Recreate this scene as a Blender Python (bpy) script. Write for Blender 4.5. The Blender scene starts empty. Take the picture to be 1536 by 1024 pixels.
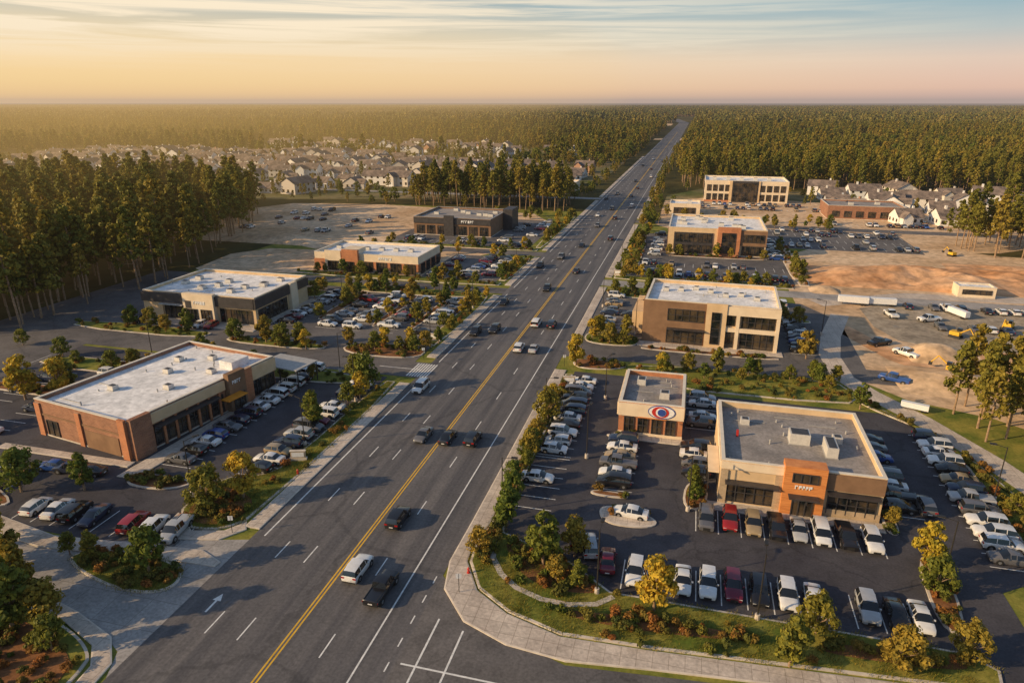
import bpy, math, random, bmesh
import numpy as np
from mathutils import Vector, Matrix, noise
random.seed(7); rng=np.random.default_rng(7)
sc=bpy.context.scene; COL=sc.collection
R=math.radians
# ------------------------------------------------------------------ materials
def newmat(n):
    m=bpy.data.materials.new(n);m.use_nodes=True;nt=m.node_tree
    return m,nt,nt.nodes["Principled BSDF"]
def noisenode(nt,scale,detail=4,mapscale=None,rough=.6,coord='Object'):
    tc=nt.nodes.new("ShaderNodeTexCoord");n=nt.nodes.new("ShaderNodeTexNoise")
    n.inputs["Scale"].default_value=scale;n.inputs["Detail"].default_value=detail;n.inputs["Roughness"].default_value=rough
    if mapscale:
        mp=nt.nodes.new("ShaderNodeMapping");mp.inputs["Scale"].default_value=mapscale
        nt.links.new(tc.outputs[coord],mp.inputs[0]);nt.links.new(mp.outputs[0],n.inputs["Vector"])
    else: nt.links.new(tc.outputs[coord],n.inputs["Vector"])
    return n
def ramp(nt,fac,stops):
    r=nt.nodes.new("ShaderNodeValToRGB");e=r.color_ramp.elements
    while len(e)<len(stops): e.new(.5)
    for i,(p,c) in enumerate(stops):
        e[i].position=p;e[i].color=(*c,1)
    nt.links.new(fac,r.inputs[0]);return r
def mixc(nt,a,b,fac,mode='MIX'):
    m=nt.nodes.new("ShaderNodeMix");m.data_type='RGBA';m.blend_type=mode
    for s,v in ((0,fac),(6,a),(7,b)):
        if hasattr(v,'links'): nt.links.new(v,m.inputs[s])
        else: m.inputs[s].default_value=v if s==0 else (*v,1)
    return m.outputs[2]
def matte(n,c1,c2,scale=1,rough=.85,fine=None,spec=.3,mapscale=None,bump=0,lo=.35,hi=.65,crack=0,stain=0,joint=0):
    m,nt,b=newmat(n)
    a=noisenode(nt,scale,5,mapscale);r=ramp(nt,a.outputs[0],[(lo,c1),(hi,c2)]);col=r.outputs[0]
    if fine:
        q=noisenode(nt,fine,3);rr=ramp(nt,q.outputs[0],[(.3,(.72,.72,.72)),(.7,(1.25,1.25,1.25))])
        col=mixc(nt,col,rr.outputs[0],.8,'MULTIPLY')
    if stain:
        q=noisenode(nt,.35,6);rr=ramp(nt,q.outputs[0],[(.36,(1-stain,)*3),(.52,(1,1,1)),(.7,(1+stain*.5,)*3)]);col=mixc(nt,col,rr.outputs[0],1.0,'MULTIPLY')
    if crack:
        tc=nt.nodes.new("ShaderNodeTexCoord");nn=noisenode(nt,.4,4);v=nt.nodes.new("ShaderNodeTexVoronoi");v.feature='DISTANCE_TO_EDGE';v.inputs["Scale"].default_value=crack
        ad=nt.nodes.new("ShaderNodeMix");ad.data_type='RGBA';ad.blend_type='ADD';ad.inputs[0].default_value=3.0;ad.clamp_factor=False
        nt.links.new(tc.outputs["Object"],ad.inputs[6]);nt.links.new(nn.outputs["Color"],ad.inputs[7]);nt.links.new(ad.outputs[2],v.inputs["Vector"])
        rr=ramp(nt,v.outputs["Distance"],[(0,(.5,.5,.5)),(.008,(.6,.6,.6)),(.014,(1,1,1))]);col=mixc(nt,col,rr.outputs[0],.5,'MULTIPLY')
    if joint:
        tc=nt.nodes.new("ShaderNodeTexCoord");bt=nt.nodes.new("ShaderNodeTexBrick");bt.offset=0;bt.inputs["Scale"].default_value=1;bt.inputs["Brick Width"].default_value=joint;bt.inputs["Row Height"].default_value=joint;bt.inputs["Mortar Size"].default_value=.035
        bt.inputs["Color1"].default_value=(1,1,1,1);bt.inputs["Color2"].default_value=(.9,.9,.9,1);bt.inputs["Mortar"].default_value=(.62,.6,.58,1);nt.links.new(tc.outputs["Object"],bt.inputs["Vector"]);col=mixc(nt,col,bt.outputs[0],1.0,'MULTIPLY')
    nt.links.new(col,b.inputs["Base Color"]);b.inputs["Roughness"].default_value=rough;b.inputs["Specular IOR Level"].default_value=spec
    if bump:
        bn=nt.nodes.new("ShaderNodeBump");bn.inputs["Strength"].default_value=bump;q=noisenode(nt,fine or scale*6,4)
        nt.links.new(q.outputs[0],bn.inputs["Height"]);nt.links.new(bn.outputs[0],b.inputs["Normal"])
    return m
M={}
M['asphalt']=matte('asphalt',(.052,.050,.060),(.084,.080,.088),.09,.85,4,.3,stain=.2,crack=.07)
M['asphalt_old']=matte('asphalt_old',(.10,.095,.097),(.165,.152,.145),.06,.85,3,.3,stain=.2,crack=.08)
M['road']=matte('road_asphalt',(.078,.075,.08),(.155,.144,.14),1,.72,3,.4,mapscale=(.62,.018,1),stain=.08,crack=.04)
M['concrete']=matte('concrete',(.50,.42,.35),(.64,.55,.46),.25,.85,3,stain=.12,joint=1.5)
M['apron']=matte('concrete_apron',(.30,.285,.27),(.42,.39,.365),.2,.85,3,stain=.15,joint=4)
M['kerb']=matte('kerb_concrete',(.54,.47,.40),(.68,.6,.5),.8,.85,stain=.15)
M['grass']=matte('grass',(.10,.14,.022),(.30,.26,.055),.22,.95,2.5,.1,bump=.5)
M['mulch']=matte('mulch',(.15,.07,.032),(.32,.15,.065),.6,.95,5,.1,bump=.5)
M['dirt']=matte('dirt',(.52,.34,.19),(.76,.56,.37),.035,.95,.6,.1,bump=.4,stain=.25)
M['dirt_orange']=matte('dirt_orange',(.50,.24,.105),(.76,.47,.27),.05,.95,.5,.1,bump=.6,stain=.3)
M['gravel']=matte('gravel_lot',(.26,.22,.17),(.46,.38,.28),.05,.95,1.2,.1,stain=.3)
M['forestfloor']=matte('forest_floor',(.045,.048,.016),(.11,.09,.032),.01,1,.12,.05)
M['suburb']=matte('suburb_ground',(.09,.11,.033),(.30,.23,.125),.02,1,.2,.05)
M['white_paint']=matte('white_marking',(.6,.6,.58),(.84,.83,.8),2,.7)
M['yellow_paint']=matte('yellow_marking',(.62,.36,.03),(.8,.48,.045),1,.7)
M['roof_white']=matte('roof_membrane',(.74,.73,.72),(.88,.86,.84),.18,.8,1.2,stain=.12)
M['roof_grey']=matte('roof_gravel',(.25,.23,.215),(.35,.315,.29),.3,.95,3,stain=.15)
M['stucco_tan']=matte('stucco_tan',(.62,.44,.25),(.70,.51,.31),.5,.9,stain=.08)
M['stucco_cream']=matte('stucco_cream',(.72,.58,.41),(.8,.66,.48),.5,.9,stain=.08)
M['stucco_brown']=matte('stucco_brown',(.21,.122,.07),(.27,.16,.092),.5,.9,stain=.1)
M['dark_metal']=matte('dark_metal_panel',(.034,.031,.032),(.058,.052,.052),1,.5,None,.5)
M['grey_metal']=matte('grey_metal',(.3,.3,.3),(.42,.41,.39),2,.5,None,.5)
M['cap']=matte('coping',(.66,.6,.5),(.76,.69,.58),1,.6)
M['awning']=matte('awning_orange',(.68,.24,.02),(.78,.3,.03),1,.6)
M['bark']=matte('bark',(.22,.145,.09),(.40,.27,.165),1.5,.95)
def brick(n,c1,c2,mortar=(.3,.26,.22)):
    m,nt,b=newmat(n);tc=nt.nodes.new("ShaderNodeTexCoord");bt=nt.nodes.new("ShaderNodeTexBrick")
    sp=nt.nodes.new("ShaderNodeSeparateXYZ");cb=nt.nodes.new("ShaderNodeCombineXYZ");ad=nt.nodes.new("ShaderNodeMath")
    nt.links.new(tc.outputs["Object"],sp.inputs[0]);nt.links.new(sp.outputs[0],ad.inputs[0]);nt.links.new(sp.outputs[1],ad.inputs[1])
    nt.links.new(ad.outputs[0],cb.inputs[0]);nt.links.new(sp.outputs[2],cb.inputs[1]);nt.links.new(cb.outputs[0],bt.inputs["Vector"])
    bt.inputs["Scale"].default_value=1;bt.inputs["Brick Width"].default_value=.6;bt.inputs["Row Height"].default_value=.2;bt.inputs["Mortar Size"].default_value=.015
    bt.inputs["Color1"].default_value=(*c1,1);bt.inputs["Color2"].default_value=(*c2,1);bt.inputs["Mortar"].default_value=(*mortar,1)
    q=noisenode(nt,.5,4);rr=ramp(nt,q.outputs[0],[(.3,(.75,.75,.75)),(.7,(1.15,1.15,1.15))])
    nt.links.new(mixc(nt,bt.outputs[0],rr.outputs[0],.8,'MULTIPLY'),b.inputs["Base Color"]);b.inputs["Roughness"].default_value=.9
    return m
M['brick']=brick('brick_brown',(.36,.16,.085),(.26,.11,.06),(.34,.25,.18))
M['brick_red']=brick('brick_red',(.54,.20,.08),(.45,.155,.06),(.44,.3,.2))
M['stone']=brick('stone_tan',(.48,.35,.22),(.38,.28,.17),(.48,.4,.3))
def wood():
    m,nt,b=newmat('wood_cladding');n=noisenode(nt,1,4,(.6,.6,9));r=ramp(nt,n.outputs[0],[(.35,(.52,.175,.045)),(.65,(.74,.30,.09))])
    nt.links.new(r.outputs[0],b.inputs["Base Color"]);b.inputs["Roughness"].default_value=.6;return m
M['wood']=wood()
def glassm():
    m,nt,b=newmat('window_glass');n=noisenode(nt,.35,2);r=ramp(nt,n.outputs[0],[(.4,(.008,.012,.014)),(.62,(.09,.065,.04))])
    nt.links.new(r.outputs[0],b.inputs["Base Color"]);b.inputs["Roughness"].default_value=.06;b.inputs["Specular IOR Level"].default_value=.9;return m
M['glass']=glassm()
def flat(n,c,rough=.5,metal=0,spec=.5,coat=0):
    m,nt,b=newmat(n);q=noisenode(nt,3,2);r=ramp(nt,q.outputs[0],[(.3,tuple(x*.88 for x in c)),(.7,tuple(min(1,x*1.08) for x in c))])
    nt.links.new(r.outputs[0],b.inputs["Base Color"]);b.inputs["Roughness"].default_value=rough;b.inputs["Metallic"].default_value=metal
    b.inputs["Specular IOR Level"].default_value=spec;b.inputs["Coat Weight"].default_value=coat;return m
M['tyre']=flat('tyre_rubber',(.015,.015,.015),.9)
M['rim']=flat('wheel_rim',(.45,.45,.45),.35,.8)
M['headlight']=flat('headlight',(.7,.7,.68),.1)
M['taillight']=flat('taillight',(.35,.01,.01),.2)
M['trim']=flat('black_trim',(.02,.02,.02),.6)
M['carglass']=flat('car_glass',(.012,.014,.016),.05,0,.9)
M['pole']=flat('pole_metal',(.05,.045,.04),.5,.5)
M['sign_white']=flat('sign_white',(.78,.78,.78),.5)
M['sign_red']=flat('sign_red',(.5,.03,.02),.5)
M['sign_blue']=flat('sign_blue',(.03,.07,.3),.5)
M['hvac']=flat('hvac_metal',(.62,.59,.54),.5,.1)
def objcol(n,rough,metal,coat):
    m,nt,b=newmat(n);oi=nt.nodes.new("ShaderNodeObjectInfo");q=noisenode(nt,2.0,3);r=ramp(nt,q.outputs[0],[(.3,(.88,.86,.84)),(.7,(1,1,1))])
    nt.links.new(mixc(nt,oi.outputs["Color"],r.outputs[0],1.0,'MULTIPLY'),b.inputs["Base Color"])
    b.inputs["Roughness"].default_value=rough;b.inputs["Metallic"].default_value=metal;b.inputs["Coat Weight"].default_value=coat;return m
M['paint']=objcol('car_paint',.32,.1,.6)
M['siding']=objcol('house_siding',.9,0,0)
M['shingle']=matte('roof_shingles',(.11,.09,.08),(.30,.23,.185),.4,.95,3)
def foliage(n,c1,c2,c3,tr=.3):
    m,nt,b=newmat(n);oi=nt.nodes.new("ShaderNodeObjectInfo")
    r=ramp(nt,oi.outputs["Random"],[(0,c1),(.5,c2),(1,c3)])
    q=noisenode(nt,1.1,3);rr=ramp(nt,q.outputs[0],[(.35,(.55,.6,.6)),(.65,(1.5,1.35,1.1))])
    col=mixc(nt,r.outputs[0],rr.outputs[0],1.0,'MULTIPLY')
    nt.links.new(col,b.inputs["Base Color"]);b.inputs["Roughness"].default_value=.65;b.inputs["Specular IOR Level"].default_value=.2
    if tr:
        t=nt.nodes.new("ShaderNodeBsdfTranslucent");nt.links.new(col,t.inputs[0]);mx=nt.nodes.new("ShaderNodeMixShader");mx.inputs[0].default_value=tr
        nt.links.new(b.outputs[0],mx.inputs[1]);nt.links.new(t.outputs[0],mx.inputs[2]);nt.links.new(mx.outputs[0],nt.nodes["Material Output"].inputs[0])
    return m
M['pine']=foliage('pine_needles',(.14,.155,.028),(.21,.20,.036),(.30,.235,.042))
M['leaf']=foliage('leaves',(.12,.165,.028),(.21,.21,.035),(.34,.25,.045))
M['leaf_gold']=foliage('leaves_golden',(.46,.35,.04),(.54,.39,.05),(.42,.34,.04))
M['shrub']=foliage('shrub_leaves',(.09,.115,.028),(.18,.165,.034),(.34,.14,.04))
M['far']=foliage('distant_canopy',(.11,.13,.038),(.17,.165,.042),(.24,.195,.048),0)
# ------------------------------------------------------------------ mesh helpers
def obj(name,verts,faces,mats,mi=None,parent=None,loc=None,coll=COL,smooth=None):
    me=bpy.data.meshes.new(name);me.from_pydata(verts,[],faces)
    for m in mats: me.materials.append(m)
    if mi: me.polygons.foreach_set("material_index",mi)
    if smooth is not None:
        me.polygons.foreach_set("use_smooth",[True]*len(me.polygons));me.set_sharp_from_angle(angle=smooth)
    me.update();o=bpy.data.objects.new(name,me)
    if coll: coll.objects.link(o)
    if parent: o.parent=parent
    if loc: o.location=loc
    return o
class MB:
    def __init__(s): s.v=[];s.f=[];s.m=[]
    def box(s,x0,x1,y0,y1,z0,z1,m=0):
        b=len(s.v);s.v+=[(x0,y0,z0),(x1,y0,z0),(x1,y1,z0),(x0,y1,z0),(x0,y0,z1),(x1,y0,z1),(x1,y1,z1),(x0,y1,z1)]
        s.f+=[(b,b+3,b+2,b+1),(b+4,b+5,b+6,b+7),(b,b+1,b+5,b+4),(b+1,b+2,b+6,b+5),(b+2,b+3,b+7,b+6),(b+3,b,b+4,b+7)];s.m+=[m]*6
    def cyl(s,p0,p1,r0,r1,n=8,m=0,cap=True):
        p0=Vector(p0);p1=Vector(p1);d=(p1-p0).normalized();a=d.orthogonal().normalized();c=d.cross(a);b=len(s.v)
        for P,r in((p0,r0),(p1,r1)):
            for i in range(n):
                t=2*math.pi*i/n;s.v.append(tuple(P+a*(r*math.cos(t))+c*(r*math.sin(t))))
        for i in range(n):
            j=(i+1)%n;s.f.append((b+i,b+j,b+n+j,b+n+i));s.m.append(m)
        if cap: s.f+=[tuple(b+n-1-i for i in range(n)),tuple(b+n+i for i in range(n))];s.m+=[m,m]
    def quad(s,pts,m=0):
        b=len(s.v);s.v+=[tuple(p) for p in pts];s.f.append(tuple(range(b,b+len(pts))));s.m.append(m)
    def make(s,name,mats,**k): return obj(name,s.v,s.f,mats,s.m,**k)
def chaikin(p,n=2):
    for _ in range(n):
        q=[]
        for i in range(len(p)):
            a=p[i];b=p[(i+1)%len(p)]
            q+=[(a[0]*.75+b[0]*.25,a[1]*.75+b[1]*.25),(a[0]*.25+b[0]*.75,a[1]*.25+b[1]*.75)]
        p=q
    return p
def ccw(p):
    a=sum(p[i][0]*p[(i+1)%len(p)][1]-p[(i+1)%len(p)][0]*p[i][1] for i in range(len(p)))
    return p if a>0 else p[::-1]
def sheet(name,pts,z,mat,r=0):
    pts=ccw(chaikin(pts,r) if r else pts)
    return obj(name,[(x,y,z) for x,y in pts],[tuple(range(len(pts)))],[mat])
def rect(x0,x1,y0,y1): return [(x0,y0),(x1,y0),(x1,y1),(x0,y1)]
def island(name,pts,mat,h=.14,r=2,w=.28,z=0.03):
    pts=ccw(chaikin(pts,r) if r else pts)
    bm=bmesh.new();vs=[bm.verts.new((x,y,z+h)) for x,y in pts];f=bm.faces.new(vs)
    bot=[bm.verts.new((x,y,z-.03)) for x,y in pts];n=len(pts)
    for i in range(n):
        j=(i+1)%n;g=bm.faces.new((bot[i],bot[j],vs[j],vs[i]));g.material_index=0
    f.normal_update()
    bmesh.ops.inset_region(bm,faces=[f],thickness=w,use_even_offset=True)
    for g in bm.faces: g.material_index=0
    f.material_index=1
    for v in f.verts: v.co.z+=.03
    me=bpy.data.meshes.new(name);bm.to_mesh(me);bm.free();me.materials.append(M['kerb']);me.materials.append(mat)
    o=bpy.data.objects.new(name,me);COL.objects.link(o);return o
def inside(p,poly):
    x,y=p;c=False;n=len(poly)
    for i in range(n):
        x1,y1=poly[i];x2,y2=poly[(i+1)%n]
        if (y1>y)!=(y2>y) and x<(x2-x1)*(y-y1)/(y2-y1)+x1: c=not c
    return c
# ------------------------------------------------------------------ vegetation library
def leafquad(mb,c,n,s,m):
    n=Vector(n).normalized();a=n.orthogonal().normalized();b=n.cross(a);t=random.random()*6.28
    u=a*math.cos(t)+b*math.sin(t);v=n.cross(u);c=Vector(c);k=.55+.3*random.random()
    mb.quad([c-u*s-v*s*k,c+u*s-v*s*k*.6+n*s*.2,c+u*s*.8+v*s*k,c-u*s*.9+v*s*k*.8+n*s*.15],m)
def clump(mb,c,r,n,s,m,flat=.8):
    for _ in range(n):
        d=Vector((random.gauss(0,1),random.gauss(0,1),random.gauss(0,1))).normalized()
        q=d*(r*(.45+.6*random.random()));q.z*=flat
        nn=d+Vector((random.uniform(-.6,.6),random.uniform(-.6,.6),random.uniform(-.3,.7)))
        leafquad(mb,Vector(c)+q,nn,s*random.uniform(.6,1.2),m)
def broadleaf(name,h,rad,mat,K=46,nl=42,ls=.17,coll=None):
    mb=MB();th=h*.3
    mb.cyl((0,0,-.1),(0.05,0,th),h*.028,h*.02,8,0);top=Vector((.05,0,th))
    for i in range(7):
        a=i*.9+random.random();e=Vector((math.cos(a)*rad*.6,math.sin(a)*rad*.6,h*random.uniform(.5,.78)));mb.cyl(top,e,h*.014,h*.004,5,0)
    mb.cyl(top,(0,0,h*.85),h*.016,h*.004,5,0)
    for i in range(K):
        t=random.random();z=h*(.24+.72*t);pr=rad*(math.sin(math.pi*(.16+.76*t))**.7)*(1-.35*t)
        a=random.random()*6.28;q=math.sqrt(random.random())*pr*random.uniform(.75,1.12)
        clump(mb,(math.cos(a)*q,math.sin(a)*q,z),rad*random.uniform(.2,.38),nl,ls*h/5,1)
    return mb.make(name,[M['bark'],mat],coll=coll)
def pine(name,h,coll,K=26,nl=26,ls=.5,bare=.45,rad=2.6):
    mb=MB();lx=random.uniform(-.5,.5);mb.cyl((0,0,-.2),(lx*.4,0,h*.5),.28,.2,7,0,False);mb.cyl((lx*.4,0,h*.5),(lx,0,h*.95),.2,.04,6,0,False)
    for i in range(K):
        t=(i+random.random())/K;z=h*(bare+(1-bare)*t);pr=rad*(1-t)**.65*random.uniform(.4,1.2)+.15
        a=i*2.4+random.random();c=(lx*t+math.cos(a)*pr,math.sin(a)*pr,z)
        if t<.8: mb.cyl((lx*t,0,z-.5),c,.07,.02,4,0,False)
        clump(mb,c,random.uniform(.8,1.5)*(1.15-.45*t)*rad/2.6,nl,ls,1,.6)
    for i in range(3):
        z=h*bare*random.uniform(.5,.95);a=random.random()*6.28;mb.cyl((0,0,z),(math.cos(a)*1.2,math.sin(a)*1.2,z+.3),.05,.01,4,0,False)
    return mb.make(name,[M['bark'],M['pine']],coll=coll)
def shrub(name,r,h,mat,coll,n=9):
    mb=MB()
    for i in range(5):
        a=random.random()*6.28;mb.cyl((0,0,0),(math.cos(a)*r*.5,math.sin(a)*r*.5,h*.6),.03,.01,4,0,False)
    for i in range(n):
        a=random.random()*6.28;q=random.random()*r*.7;clump(mb,(math.cos(a)*q,math.sin(a)*q,h*random.uniform(.3,.75)),r*.42,26,.12,1)
    return mb.make(name,[M['bark'],mat],coll=coll)
def farclump(name,coll,n=7,spread=9,h=17):
    mb=MB()
    for i in range(n):
        x,y=random.uniform(-spread,spread),random.uniform(-spread,spread);hh=h*random.uniform(.6,1.2)
        mb.cyl((x,y,0),(x,y,hh*.8),.3,.15,4,0,False)
        for k in range(3): clump(mb,(x+random.uniform(-1,1),y+random.uniform(-1,1),hh*(.5+.2*k)),3.2-.7*k,16,1.3,1,.9)
    return mb.make(name,[M['bark'],M['far']],coll=coll)
def lib(n): return bpy.data.collections.new(n)
LP=lib("pine_tree_kinds");LM=lib("mixed_tree_kinds");LF=lib("far_tree_kinds");LS=lib("shrub_kinds");LG=lib("grass_tuft_kinds")
for i in range(6): pine("pine_kind",random.uniform(18,26),LP,bare=random.uniform(.33,.5),rad=random.uniform(2.5,3.8),K=28)
for i in range(3): pine("mid_pine_kind",random.uniform(14,20),LM,18,20,.7,.3,3)
for i in range(3): broadleaf("mid_tree_kind",random.uniform(10,14),4.8,M['leaf'],26,26,.2,LM)
for i in range(4): farclump("far_kind",LF)
for i in range(3): shrub("shrub_kind",random.uniform(.6,.9),random.uniform(.8,1.2),M['shrub'],LS)
shrub("shrub_kind",.7,.9,M['leaf'],LS)
def tuft():
    mb=MB()
    for i in range(26):
        x,y=random.uniform(-.5,.5),random.uniform(-.5,.5);a=random.random()*6.28;hh=random.uniform(.12,.3)
        mb.quad([(x,y,0),(x+.05*math.cos(a),y+.05*math.sin(a),0),(x+.1*math.cos(a+1),y+.1*math.sin(a+1),hh)],0)
    return mb.make("tuft_kind",[M['leaf']],coll=LG)
tuft();tuft()
TREE=[broadleaf("tree_kind",5.8,2.3,M['leaf']),broadleaf("tree_kind",6.6,2.1,M['leaf']),broadleaf("tree_kind",5.6,2.6,M['leaf']),broadleaf("tree_kind",6.2,2.0,M['leaf'],38)]
GOLD=[broadleaf("tree_kind",6.2,2.1,M['leaf_gold']),broadleaf("tree_kind",5.8,1.9,M['leaf_gold'])]
def scatter(name,pts,coll,s0,s1,seed=0):
    if len(pts)==0: return
    me=bpy.data.meshes.new(name);me.vertices.add(len(pts));me.vertices.foreach_set("co",np.asarray(pts,dtype=np.float32).ravel());me.update()
    o=bpy.data.objects.new(name,me);COL.objects.link(o)
    ng=bpy.data.node_groups.new(name,'GeometryNodeTree')
    ng.interface.new_socket('Geometry',in_out='INPUT',socket_type='NodeSocketGeometry');ng.interface.new_socket('Geometry',in_out='OUTPUT',socket_type='NodeSocketGeometry')
    N=ng.nodes.new;i=N('NodeGroupInput');q=N('NodeGroupOutput');ip=N('GeometryNodeInstanceOnPoints');ci=N('GeometryNodeCollectionInfo')
    ci.inputs['Collection'].default_value=coll;ci.inputs['Separate Children'].default_value=True;ci.inputs['Reset Children'].default_value=True
    ip.inputs['Pick Instance'].default_value=True
    rv=N('FunctionNodeRandomValue');rv.data_type='FLOAT_VECTOR';rv.inputs[0].default_value=(0,0,0);rv.inputs[1].default_value=(.06,.06,6.28);rv.inputs['Seed'].default_value=seed
    rs=N('FunctionNodeRandomValue');rs.data_type='FLOAT';rs.inputs[2].default_value=s0;rs.inputs[3].default_value=s1;rs.inputs['Seed'].default_value=seed+5
    L=ng.links.new;L(i.outputs[0],ip.inputs['Points']);L(ci.outputs[0],ip.inputs['Instance']);L(rv.outputs[0],ip.inputs['Rotation']);L(rs.outputs[1],ip.inputs['Scale']);L(ip.outputs[0],q.inputs[0])
    md=o.modifiers.new('scatter','NODES');md.node_group=ng
def fill(poly,n,z=.17):
    xs=[p[0] for p in poly];ys=[p[1] for p in poly];out=[];k=0
    while len(out)<n and k<n*30:
        k+=1;p=(random.uniform(min(xs),max(xs)),random.uniform(min(ys),max(ys)))
        if inside(p,poly): out.append((p[0],p[1],z))
    return out
def place(name,me,x,y,z=0,rot=None,s=1,col=None):
    o=bpy.data.objects.new(name,me);COL.objects.link(o);o.location=(x,y,z);o.rotation_euler=(0,0,random.random()*6.28 if rot is None else rot);o.scale=(s,s,s)
    if col: o.color=(*col,1)
    return o
def tree(x,y,s=1,gold=False,z=.12):
    place("ornamental_tree",random.choice(GOLD if gold else TREE).data,x,y,z,None,s*random.uniform(.92,1.08))
# ------------------------------------------------------------------ ground & roads
obj("ground",[(-30000,-400,0),(30000,-400,0),(30000,40000,0),(-30000,40000,0)],[(0,1,2,3)],[M['forestfloor']])
sheet("verge_grass",rect(-150,60,-40,330),.006,M['grass'])
sheet("dirt_field",[(-210,232),(-150,228),(-118,212),(-60,214),(-56,316),(-120,325),(-165,330),(-215,318)],.012,M['dirt'],1)
sheet("dirt_field",[(-150,170),(-115,186),(-72,186),(-72,218),(-118,218),(-156,214)],.016,M['dirt'],1)
sheet("dirt_field",[(31,150),(34,128),(58,118),(64,100),(200,90),(230,262),(110,262),(86,276),(30,262),(28,186)],.012,M['dirt'],1)
sheet("suburb_ground",[(-620,300),(-420,300),(-180,340),(-60,385),(-60,760),(-420,900),(-760,700)],.012,M['suburb'],1)
sheet("suburb_ground",[(-14,290),(110,285),(200,330),(250,430),(60,440),(-14,440)],.012,M['suburb'],1)
sheet("cleared_ground",[(-14,262),(95,262),(140,300),(120,372),(-14,420)],.018,M['dirt'],1)
CL=[[(-60,1000),(200,1000),(240,1100),(-60,1080)],[(-900,1050),(-500,1000),(-420,1090),(-800,1150)],[(-350,1150),(-120,1120),(-120,1230),(-320,1260)],[(-240,1650),(-60,1600),(-60,1850),(-260,1880)],[(0,1500),(420,1550),(500,1700),(0,1680)],[(-1300,1500),(-800,1480),(-760,1600),(-1250,1640)],[(150,2400),(900,2500),(1000,2750),(180,2650)],[(-1100,2500),(-400,2400),(-380,2600),(-1100,2720)]]
for c in CL: sheet("cleared_ground",c,.03,M['dirt'],1)
sheet("parking_lot",[(-19.5,69),(-10,65),(-5,61.5),(29,61.5),(30.5,60),(31.5,47),(36,44),(36,72),(42,76),(42,110),(34,118),(2,118.5),(-4,124),(-19.5,124)],.026,M['asphalt'])
sheet("parking_lot",[(-22,134),(-10,136),(36,132),(37,172),(30,186),(-22,186)],.026,M['asphalt_old'])
sheet("parking_lot",rect(-21,31,206,280),.026,M['asphalt_old'])
sheet("parking_lot",rect(30,80,262,302),.03,M['asphalt_old'])
sheet("parking_lot",[(-104,55),(-54,55),(-54,112),(-130,112),(-130,62)],.026,M['asphalt'])
sheet("parking_lot",rect(-146,-52,116,172),.026,M['asphalt_old'])
sheet("parking_lot",rect(-78,-54,186,222),.026,M['asphalt_old'])
sheet("parking_lot",rect(-112,-56,236,300),.026,M['asphalt_old'])
sheet("gravel_yard",[(44,162),(56,156),(86,158),(98,172),(96,196),(44,194)],.02,M['gravel'],1)
sheet("main_road",rect(-48.5,-23.5,-30,1900),.036,M['road'])
sheet("main_road",[(-48.5,1890),(-23.5,1890),(-60,2300),(-200,2700),(-225,2690),(-90,2290)],.05,M['road'])
sheet("side_street",[(-24,44),(-24,60),(-21,57),(-16,53),(-8,50.2),(0,51),(60,57),(60,49),(-6,43.6),(-18,42)],.032,M['asphalt_old'])
sheet("side_street",[(-48,37),(-50,41),(-54,43),(-66,46.6),(-76,50),(-110,57),(-110,60),(-74,53),(-66,55),(-48,60)],.034,M['apron'],0)
sheet("side_street",rect(-150,-48,113,121),.032,M['asphalt_old'])
sheet("side_street",rect(-24,40,132,139.5),.032,M['asphalt_old'])
sheet("side_street",rect(-24,140,192,199),.032,M['apron'])
sheet("side_street",rect(-120,-48,176,182),.032,M['asphalt_old'])
sheet("side_street",rect(-120,-48,226,233),.032,M['asphalt_old'])
sheet("side_street",rect(-24,160,304,312),.034,M['asphalt_old'])
sheet("side_street",rect(-160,-126,60,176),.03,M['asphalt_old'])
sheet("side_street",rect(-300,-48,376,383),.034,M['apron'])
def ribbon(name,pts,w,z,mat):
    L=[];Rr=[]
    for i,p in enumerate(pts):
        a=pts[max(0,i-1)];b=pts[min(len(pts)-1,i+1)];d=Vector((b[0]-a[0],b[1]-a[1])).normalized();n=Vector((-d.y,d.x))*w/2
        L.append((p[0]+n.x,p[1]+n.y,z));Rr.append((p[0]-n.x,p[1]-n.y,z))
    k=len(pts);return obj(name,L+Rr,[(i,k+i,k+i+1,i+1) for i in range(k-1)],[mat])
ribbon("service_road",[(38,178),(33,160),(30.5,146),(31,134),(34,127),(40,117),(46,104),(50,92),(52,80)],4.2,.04,M['concrete'])
ribbon("dirt_track",[(36,168),(44,148),(56,134),(74,124),(110,118)],5,.026,M['dirt_orange'])
ribbon("dirt_track",[(34,188),(60,202),(90,204),(140,200)],6,.03,M['concrete'])
mk=MB()
def dash(x,y0,y1,ln,gap,w=.14):
    y=y0
    while y<y1: mk.box(x-w/2,x+w/2,y,min(y+ln,y1),.040,.042);y+=ln+gap
for x in (-39.8,-43.5,-30.8): dash(x,8,900,3.2,9.2,.15)
for a,b in ((-28,36),(61,112),(122,176),(183,225),(234,1000)): mk.box(-47.25,-47.05,a,b,.040,.042)
mk.box(-26.9,-26.72,-28,1000,.040,.042)
dash(-24.1,42,60,1.2,2,.14)
def arrow(x,y,d=1):
    mk.box(x-.12,x+.12,y-1.2,y+.6,.040,.042);b=len(mk.v);mk.v+=[(x-.5,y+.6*d,.042),(x+.5,y+.6*d,.042),(x,y+1.7*d,.042)];mk.f.append((b,b+1,b+2));mk.m.append(0)
arrow(-45.4,49)
mk.box(-23,-13,46.4,46.6,.040,.042);mk.box(-21.6,-21.4,43.5,53,.043,.045);mk.box(-18.7,-18.5,43.5,52,.043,.045);mk.box(-58,-49,117,117.2,.040,.042)
for i in range(8): mk.box(-50.9+i*.55,-50.6+i*.55,113.6,120.4,.043,.045)
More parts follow.
